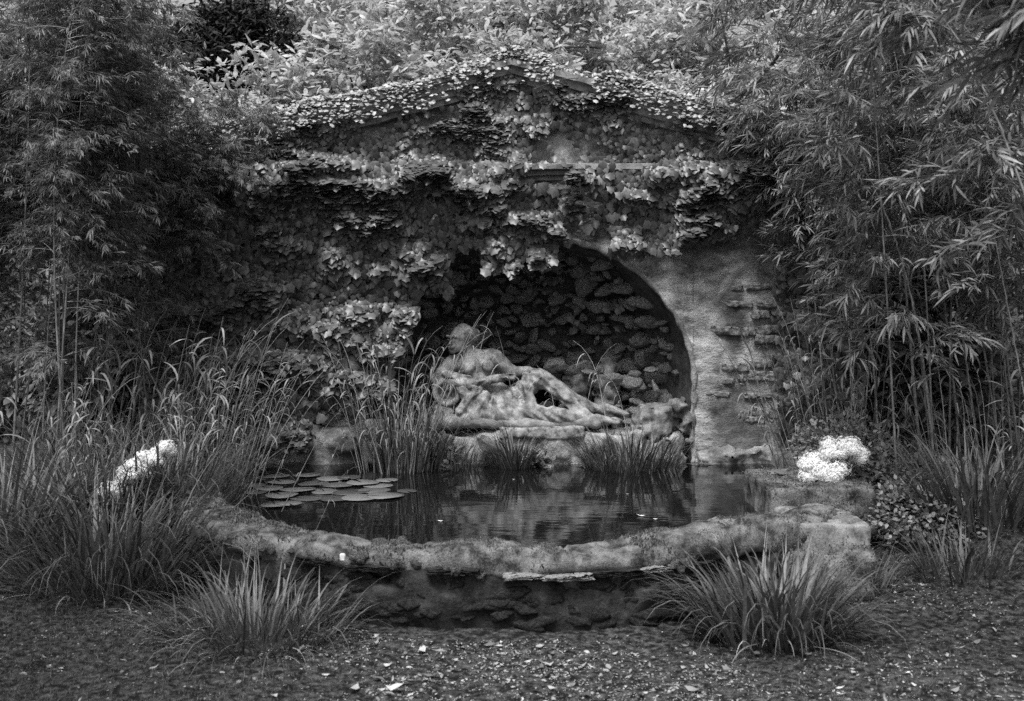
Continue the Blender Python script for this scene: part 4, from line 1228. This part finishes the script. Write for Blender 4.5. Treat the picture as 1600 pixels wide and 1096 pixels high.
def bush(name, label, c, rad, n, tpls, lsize, seed, single=30, cat='bush', group=None, base=None):
    r = np.random.default_rng(seed)
    c = np.array(c, float); rad = np.array(rad, float)
    t = thing(name, label, cat, (c[0], c[1], c[2] - rad[2]) if base is None else base, group)
    st = []
    for k in range(9):
        e = c + r.normal(size=3) * rad * .45
        st.append(tube([np.array([c[0] + r.normal(0, .05), c[1] + r.normal(0, .05), c[2] - rad[2]]), (e + c) / 2, e], [.012, .008, .004], 4, False))
    V, Fc = join(st)
    link('stems', mesh('stems', np.array(V) - np.array(t.location), Fc, M_bark), t, Matrix.Translation(t.location), kind='stuff')
    dirs = r.normal(size=(n, 3)); dirs /= np.linalg.norm(dirs, axis=1, keepdims=True)
    lump = 1 + .28 * fbm(dirs * 2.2 + seed, seed, 3)
    pos = c + dirs * rad * (r.uniform(.55, 1, n) * lump)[:, None]
    d = dirs + r.normal(0, .6, (n, 3)); up = np.array([[0, -.2, 1.]]) + r.normal(0, .45, (n, 3)) + dirs * .4
    scatter(t, tpls, r.integers(0, len(tpls), n), frames(pos, d, up, r.uniform(*lsize, n)), single, 'leaf', 'foliage', score=(1 - dirs[:, 1]) * r.uniform(.6, 1, n))
    return t
for i, (x, y, z, rx, rz, lab) in enumerate([(-5.4, 12.4, 1.3, 1.7, 2.1, 'dark bush filling the gap behind the left bamboo'), (-7.6, 13.6, 1.4, 1.6, 2.0, 'dark bush behind the far left edge'), (5.5, 12.4, 1.3, 1.8, 2.2, 'dark bush behind the right bamboo'), (7.6, 13.5, 1.4, 1.6, 2.2, 'dark bush behind the far right edge'), (-4.1, 11.5, .9, .7, 1.5, 'low dark bush against the left end of the grotto'), (4.3, 11.5, .9, .8, 1.6, 'low dark bush against the right end of the grotto')]):
    bush('dark_bush', lab, (x, y, z), (rx, .8, rz), 7000, oval_bush, (.09, .18), 520 + i, 20)
# low planting on the right
bush('small_shrub', 'small-leaved shrub standing behind the right white flowers', (2.72, 9.1, .36), (.46, .35, .30), 1500, [oval('leaf', M_cover, .6), oval('leaf', M_cover, .5)], (.03, .055), 531, 60)
bush('small_shrub', 'dark low shrub beside the right white flowers', (2.95, 8.6, .22), (.35, .3, .25), 900, [oval('leaf', M_bush, .6)], (.03, .06), 532, 30)
cov = [oval('leaf', M_cover, .75, .1, .1), oval('leaf', M_cover, .6)]
bush('ground_cover_mound', 'rounded mound of small-leaved ground cover right of the mossy slab', (2.95, 8.1, .05), (.50, .5, .22), 3000, cov, (.025, .05), 533, 90, 'ground cover')
bush('ground_cover_mound', 'higher mound of ground cover at the far right below the reeds', (3.25, 8.7, .12), (.45, .4, .24), 2200, cov, (.025, .05), 534, 60, 'ground cover')
bush('water_plant', 'pale round-leaved plant at the water in the middle of the plinth', (.23, 10.62, .06), (.17, .08, .07), 90, [oval('leaf', M_cover, .85)], (.05, .08), 535, 60, 'plant')
bush('water_plant', 'broad-leaved plant at the water under the urn', (-.68, 10.5, .14), (.18, .08, .14), 60, [oval('leaf', M_cover, .85)], (.06, .11), 536, 60, 'plant')

# ------------------------------------------------------------------ white flowers
def floret_head(seed):
    r = np.random.default_rng(seed)
    n = 190
    i = np.arange(n) + .5
    ph = np.arccos(1 - 1.7 * i / n); th_ = math.pi * (1 + 5 ** .5) * i
    dr = np.stack([np.cos(th_) * np.sin(ph), np.sin(th_) * np.sin(ph), np.cos(ph)], -1)
    V, Fc = [], []
    for k in range(n):
        d = Vector(dr[k] + r.normal(0, .12, 3)).normalized(); a = d.orthogonal().normalized(); b_ = d.cross(a)
        rot = r.uniform(0, 2)
        c = d * (1 + r.uniform(-.18, .30))
        for p in range(4):
            q = rot + p * math.pi / 2
            e1 = a * math.cos(q - .45) + b_ * math.sin(q - .45); e2 = a * math.cos(q + .45) + b_ * math.sin(q + .45); e = a * math.cos(q) + b_ * math.sin(q)
            s = r.uniform(.11, .20); i0 = len(V)
            V += [c, c + e1 * s + d * .03, c + e * s * 1.3 + d * r.uniform(-.02, .05), c + e2 * s + d * .03]
            Fc.append((i0, i0 + 1, i0 + 2, i0 + 3))
    b0 = len(V)
    cV, cF = core.V * .82, core.F
    V += [Vector(v) for v in cV]; Fc += [tuple(int(i) + b0 for i in f) for f in cF]
    return Tpl('flower_head', V, Fc, M_white)
core = rock_tpl(33, (.98, .98, .98), .1, .3, M_white, 'core')
heads = [floret_head(i) for i in range(4)]
def flowers(label, pts, seed, leafpos):
    r = random.Random(seed)
    base = Vector((sum(p[0] for p in pts) / len(pts), sum(p[1] for p in pts) / len(pts), .1))
    t = thing('white_hydrangea', label, 'flowers', base)
    for i, (x, y, z, s) in enumerate(pts):
        Mx = Matrix.Translation(Vector((x, y, z))) @ Matrix.Rotation(r.uniform(0, 6), 4, 'Z') @ Matrix.Rotation(r.uniform(0, .4), 4, 'X') @ Matrix.Diagonal((s * r.uniform(.7, 1.3), s * r.uniform(.8, 1.2), s * r.uniform(.6, 1.05), 1))
        hd = link('flower_head', heads[i % 4].me, t, Mx)
        V, Fc = tube([(x, y, z - s * .5), ((x + base.x) / 2, (y + base.y) / 2 + .05, (z + base.z) / 2 - .03), (base.x, base.y + .05, base.z - .12)], .005, 4)
        link('stem', mesh('stem', np.array([tuple(v) for v in V]) - np.array(base), Fc, M_ivystem), t, Matrix.Translation(base))
    rr = np.random.default_rng(seed)
    n = 46
    pos = np.array(leafpos)[None] + rr.normal(size=(n, 3)) * [.16, .10, .05]
    tp = [oval('leaf', M_bush, .6, .2, .25)]
    scatter(t, tp, np.zeros(n, int), frames(pos, rr.normal(size=(n, 3)) * [1, 1, .3], np.array([[0, -.2, 1.]]) + rr.normal(0, .3, (n, 3)), rr.uniform(.08, .14, n)), n, 'leaf', 'foliage')
def fl(px, py, d, s): p = P(px, py, d); return (p.x, p.y, p.z, s)
flowers('mass of bright white hydrangea heads lying on the mossy slab', [fl(1272, 722, 8.35, .075), fl(1298, 712, 8.35, .085), fl(1283, 738, 8.25, .08), fl(1262, 745, 8.25, .06), fl(1308, 735, 8.25, .08), fl(1318, 700, 8.45, .07), fl(1334, 710, 8.4, .07), fl(1345, 718, 8.35, .06), fl(1330, 694, 8.45, .06), fl(1295, 697, 8.45, .06), fl(1303, 747, 8.2, .055), fl(1262, 728, 8.3, .06)] + [fl(cx_ + random.uniform(-15, 15), cy_ + random.uniform(-10, 10), 8.28 + random.uniform(-.05, .1), random.uniform(.045, .065)) for cx_, cy_ in [(1275, 730), (1290, 725), (1300, 735), (1285, 712), (1308, 715), (1320, 722), (1332, 714), (1325, 702), (1265, 738), (1298, 743), (1340, 712), (1312, 705)]], 3, tuple(P(1318, 745, 8.5)))
flowers('white hydrangea heads half hidden in grass at the left', [fl(210, 728, 8.0, .075), fl(228, 716, 8.05, .065), fl(248, 708, 8.1, .07), fl(200, 745, 7.95, .065), fl(178, 768, 7.9, .075), fl(262, 706, 8.15, .05), fl(162, 772, 7.9, .045), fl(222, 738, 8.0, .06)] + [fl(cx_ + random.uniform(-10, 10), cy_ + random.uniform(-8, 8), 8.0, random.uniform(.04, .06)) for cx_, cy_ in [(205, 735), (218, 725), (235, 718), (245, 714), (190, 752), (182, 762), (170, 772), (256, 708)]], 4, tuple(P(215, 760, 8.1)))

# ------------------------------------------------------------------ lily pads and petals on the water
def pad_me(seed):
    r = random.Random(seed)
    V, Fc = [(0, 0, .004)], []
    n = 22
    for i in range(n + 1):
        a = .16 + (2 * math.pi - .32) * i / n
        rr = 1 + .04 * math.sin(a * 3 + seed)
        V.append((rr * math.cos(a), rr * math.sin(a), .02 + .045 * max(0, math.sin(a * 2 + seed))))
    for i in range(n): Fc.append((0, i + 1, i + 2))
    V2 = [(x, y, z - .02) for x, y, z in V]
    b_ = len(V)
    V += V2
    Fc += [(b_, b_ + i + 2, b_ + i + 1) for i in range(n)] + [(i + 1, b_ + i + 1, b_ + i + 2, i + 2) for i in range(n)]
    return mesh('lily_pad', V, Fc, M_pad, True)
pads = [pad_me(i) for i in range(5)]
spots = [(432, 745, 24), (480, 744, 22), (520, 750, 26), (545, 749, 22), (440, 754, 22), (490, 757, 26), (528, 760, 26), (566, 757, 26), (590, 760, 24), (604, 752, 18), (420, 765, 26), (465, 768, 28), (508, 769, 26), (548, 771, 30), (585, 769, 26), (440, 777, 26), (478, 780, 26), (524, 781, 24), (562, 780, 28), (600, 778, 28), (636, 768, 18), (612, 776, 22), (430, 791, 24), (452, 790, 20), (400, 770, 20), (395, 760, 20)]
placed = []
for i, (px_, py_, rpx) in enumerate(spots):
    p = ground_at(px_, py_, 0)
    rad_ = rpx / F * p.y * 1.0
    row = [('back row', 0, 4), ('second row from the back', 4, 10), ('middle row', 10, 15), ('row before the front', 15, 22), ('front pair', 22, 24), ('pair among the left reeds', 24, 26)]
    rn, r0_, r1_ = next(q for q in row if q[1] <= i < q[2])
    k_ = sorted(range(r0_, r1_), key=lambda j: spots[j][0]).index(i)
    lab = f"lily pad in the {rn} of the patch, {['first', 'second', 'third', 'fourth', 'fifth', 'sixth', 'seventh'][k_]} from the left"
    if i == 20: lab = 'lily pad lying alone at the right end of the patch'
    z = .004 + .004 * (i % 4)
    link('lily_pad', pads[i % 5], None, Matrix.Translation((p.x, p.y, z)) @ Matrix.Rotation(random.uniform(0, 6), 4, 'Z') @ Matrix.Rotation(random.uniform(-.03, .03), 4, 'X') @ Matrix.Diagonal((rad_, rad_ * random.uniform(.8, 1), rad_ * random.uniform(.3, .7), 1)), None, lab, 'lily pad', 'lily pads on the pool')
curl = Tpl('leaf', [(0, 0, .12), (.3, .22, .05), (.3, -.22, .08), (.65, .2, .1), (.65, -.2, .04), (1, 0, .2), (.45, 0, 0)], [(6, 0, 1), (6, 2, 0), (6, 1, 3), (6, 4, 2), (6, 3, 5), (6, 5, 4)], M_white)
for (px_, py_, s, lab) in [(684, 815, .05, 'white petal floating left of the reflected statue'), (1008, 808, .07, 'largest white petal floating at the right of the pool'), (1020, 812, .045, 'small white petal beside the largest floating petal'), (800, 750, .03, 'tiny white petal floating at the middle of the pool'), (978, 773, .03, 'tiny white petal under the reflected feet')]:
    p = ground_at(px_, py_, 0)
    link('petal', curl.me, None, Matrix.Translation((p.x, p.y, .004)) @ Matrix.Rotation(random.uniform(0, 6), 4, 'Z') @ Matrix.Scale(s, 4), None, lab, 'petal', 'white petals on the water')
ordf = ['first', 'second', 'third', 'fourth', 'fifth', 'sixth', 'seventh', 'eighth', 'ninth']
pale_leaf = Tpl('leaf', curl.V, curl.F, M_litter)
for (px_, py_, s) in sorted([(900, 729, .12), (1030, 722, .14), (1070, 726, .16), (1100, 727, .14), (1190, 740, .14), (1225, 744, .12), (1165, 738, .12), (770, 722, .12), (840, 728, .1)]):
    p = ground_at(px_, py_, 0)
    link('floating_leaf', pale_leaf.me, None, Matrix.Translation((p.x, p.y, .005)) @ Matrix.Rotation(random.uniform(-.6, .6), 4, 'Z') @ Matrix.Diagonal((s, s * .7, s * .3, 1)), None, ordf.pop(0) + ' dead leaf from the left along the far edge of the pool', 'leaf', 'dead leaves floating at the far edge')

# ------------------------------------------------------------------ ground litter, turf, weeds
def litter_tpl(seed):
    r = random.Random(seed)
    wd = r.uniform(.2, .5)
    V = [(0, 0, r.uniform(0, .25)), (.3, wd / 2, r.uniform(0, .15)), (.3, -wd / 2, r.uniform(0, .15)), (.65, wd * .42, r.uniform(0, .2)), (.65, -wd * .42, r.uniform(0, .2)), (1, 0, r.uniform(0, .35)), (.45, 0, r.uniform(0, .08))]
    return Tpl('leaf', V, [(6, 0, 1), (6, 2, 0), (6, 1, 3), (6, 4, 2), (6, 3, 5), (6, 5, 4)], M_litter)
lit = [litter_tpl(i) for i in range(8)]
def strew(n, xr, yr, seed, dens=lambda x, y: np.ones_like(x)):
    r = np.random.default_rng(seed)
    x = r.uniform(*xr, n); y = r.uniform(*yr, n)
    ok = (r.random(n) < dens(x, y)) & (basin(x, y) < -.45)
    x, y = x[ok], y[ok]
    return np.stack([x, y, terrain(x, y)], -1)
def ldens(x, y):
    px, py = proj(np.stack([x, y, 0 * x - .3], -1))
    nse = .45 + fbm(np.stack([x * 1.8, y * 1.8, 0 * x], -1), 88, 3) * 1.8
    return np.clip((.15 + .85 * sstep(350, 600, px)) * (1 - .72 * sstep(1050, 1250, px)) * (.25 + nse), .03, 1)
pos = strew(70000, (-3.6, 4.4), (4.6, 8.4), 71, ldens)
n = len(pos)
Ml = frames(pos + [0, 0, .004], np.concatenate([rng.normal(size=(n, 2)), rng.normal(0, .15, (n, 1))], 1), np.array([[0, 0, 1.]]) + rng.normal(0, .45, (n, 3)), rng.uniform(.006, .019, n) * np.where(rng.random(n) < .10, rng.uniform(1.5, 3.4, n), 1))
mass('leaf_litter', lit, rng.integers(0, 8, n), Ml, kind='stuff', label='fine dead leaves and bits strewn over the ground')
# the larger fallen leaves one can point at
pos = strew(1400, (-2.2, 3.0), (4.9, 7.2), 72, lambda x, y: ldens(x, y) * .35)[:90]
for i, p in enumerate(pos):
    s = random.choice((.04, .05, .06, .08, .1)) * random.uniform(.8, 1.15)
    link('fallen_leaf', lit[i % 8].me, None, Matrix.Translation(Vector(p) + Vector((0, 0, .012))) @ Matrix.Rotation(random.uniform(0, 6.3), 4, 'Z') @ Matrix.Rotation(random.uniform(-.3, .3), 4, 'X') @ Matrix.Scale(s, 4), None, 'larger dead leaf lying on the ground before the pool wall', 'leaf', 'larger fallen leaves on the ground')
clod = Tpl('clod', [(1, 0, 0), (-1, .1, 0), (0, .9, .1), (.1, -1, 0), (.1, 0, .7), (0, 0, -.5)], [(0, 2, 4), (2, 1, 4), (1, 3, 4), (3, 0, 4), (2, 0, 5), (1, 2, 5), (3, 1, 5), (0, 3, 5)], M_base)
pos = strew(5200, (-3.0, 4.0), (4.7, 7.4), 75, ldens)
n = len(pos)
mass('gravel', [clod], np.zeros(n, int), frames(pos, rng.normal(size=(n, 3)) * [1, 1, .2], np.array([[0, 0, 1.]]) + rng.normal(0, .3, (n, 3)), np.stack([1 + 0 * pos[:, 0]] * 3, -1) * (.004 + .016 * rng.random((n, 1)) ** 3) * rng.uniform(.6, 1.2, (n, 3))), kind='stuff', label='small stones and clods scattered among the dead leaves')
sprig = Tpl('grass', [(-.1, 0, 0), (.1, 0, 0), (.25, .1, 1), (0, -.1, 0), (.0, .12, 0), (-.3, 0, .85)], [(0, 1, 2), (3, 4, 5)], M_turf)
def tdens(x, y):
    px, py = proj(np.stack([x, y, 0 * x - .3], -1))
    nse = .5 + fbm(np.stack([x * 1.2, y * 1.2, 0 * x], -1), 89, 3)
    return np.clip((1 - sstep(300, 620, px)) + .5 * sstep(1000, 1250, px) * nse, .04, 1)
pos = strew(60000, (-3.8, 4.6), (4.5, 8.6), 73, tdens)
n = len(pos)
mass('turf', [sprig], np.zeros(n, int), frames(pos - [0, 0, .004], rng.normal(size=(n, 3)) * [1, 1, .15], np.array([[0, 0, 1.]]) + rng.normal(0, .35, (n, 3)), rng.uniform(.014, .036, n)), kind='stuff', label='short mossy turf on the ground before the pool')
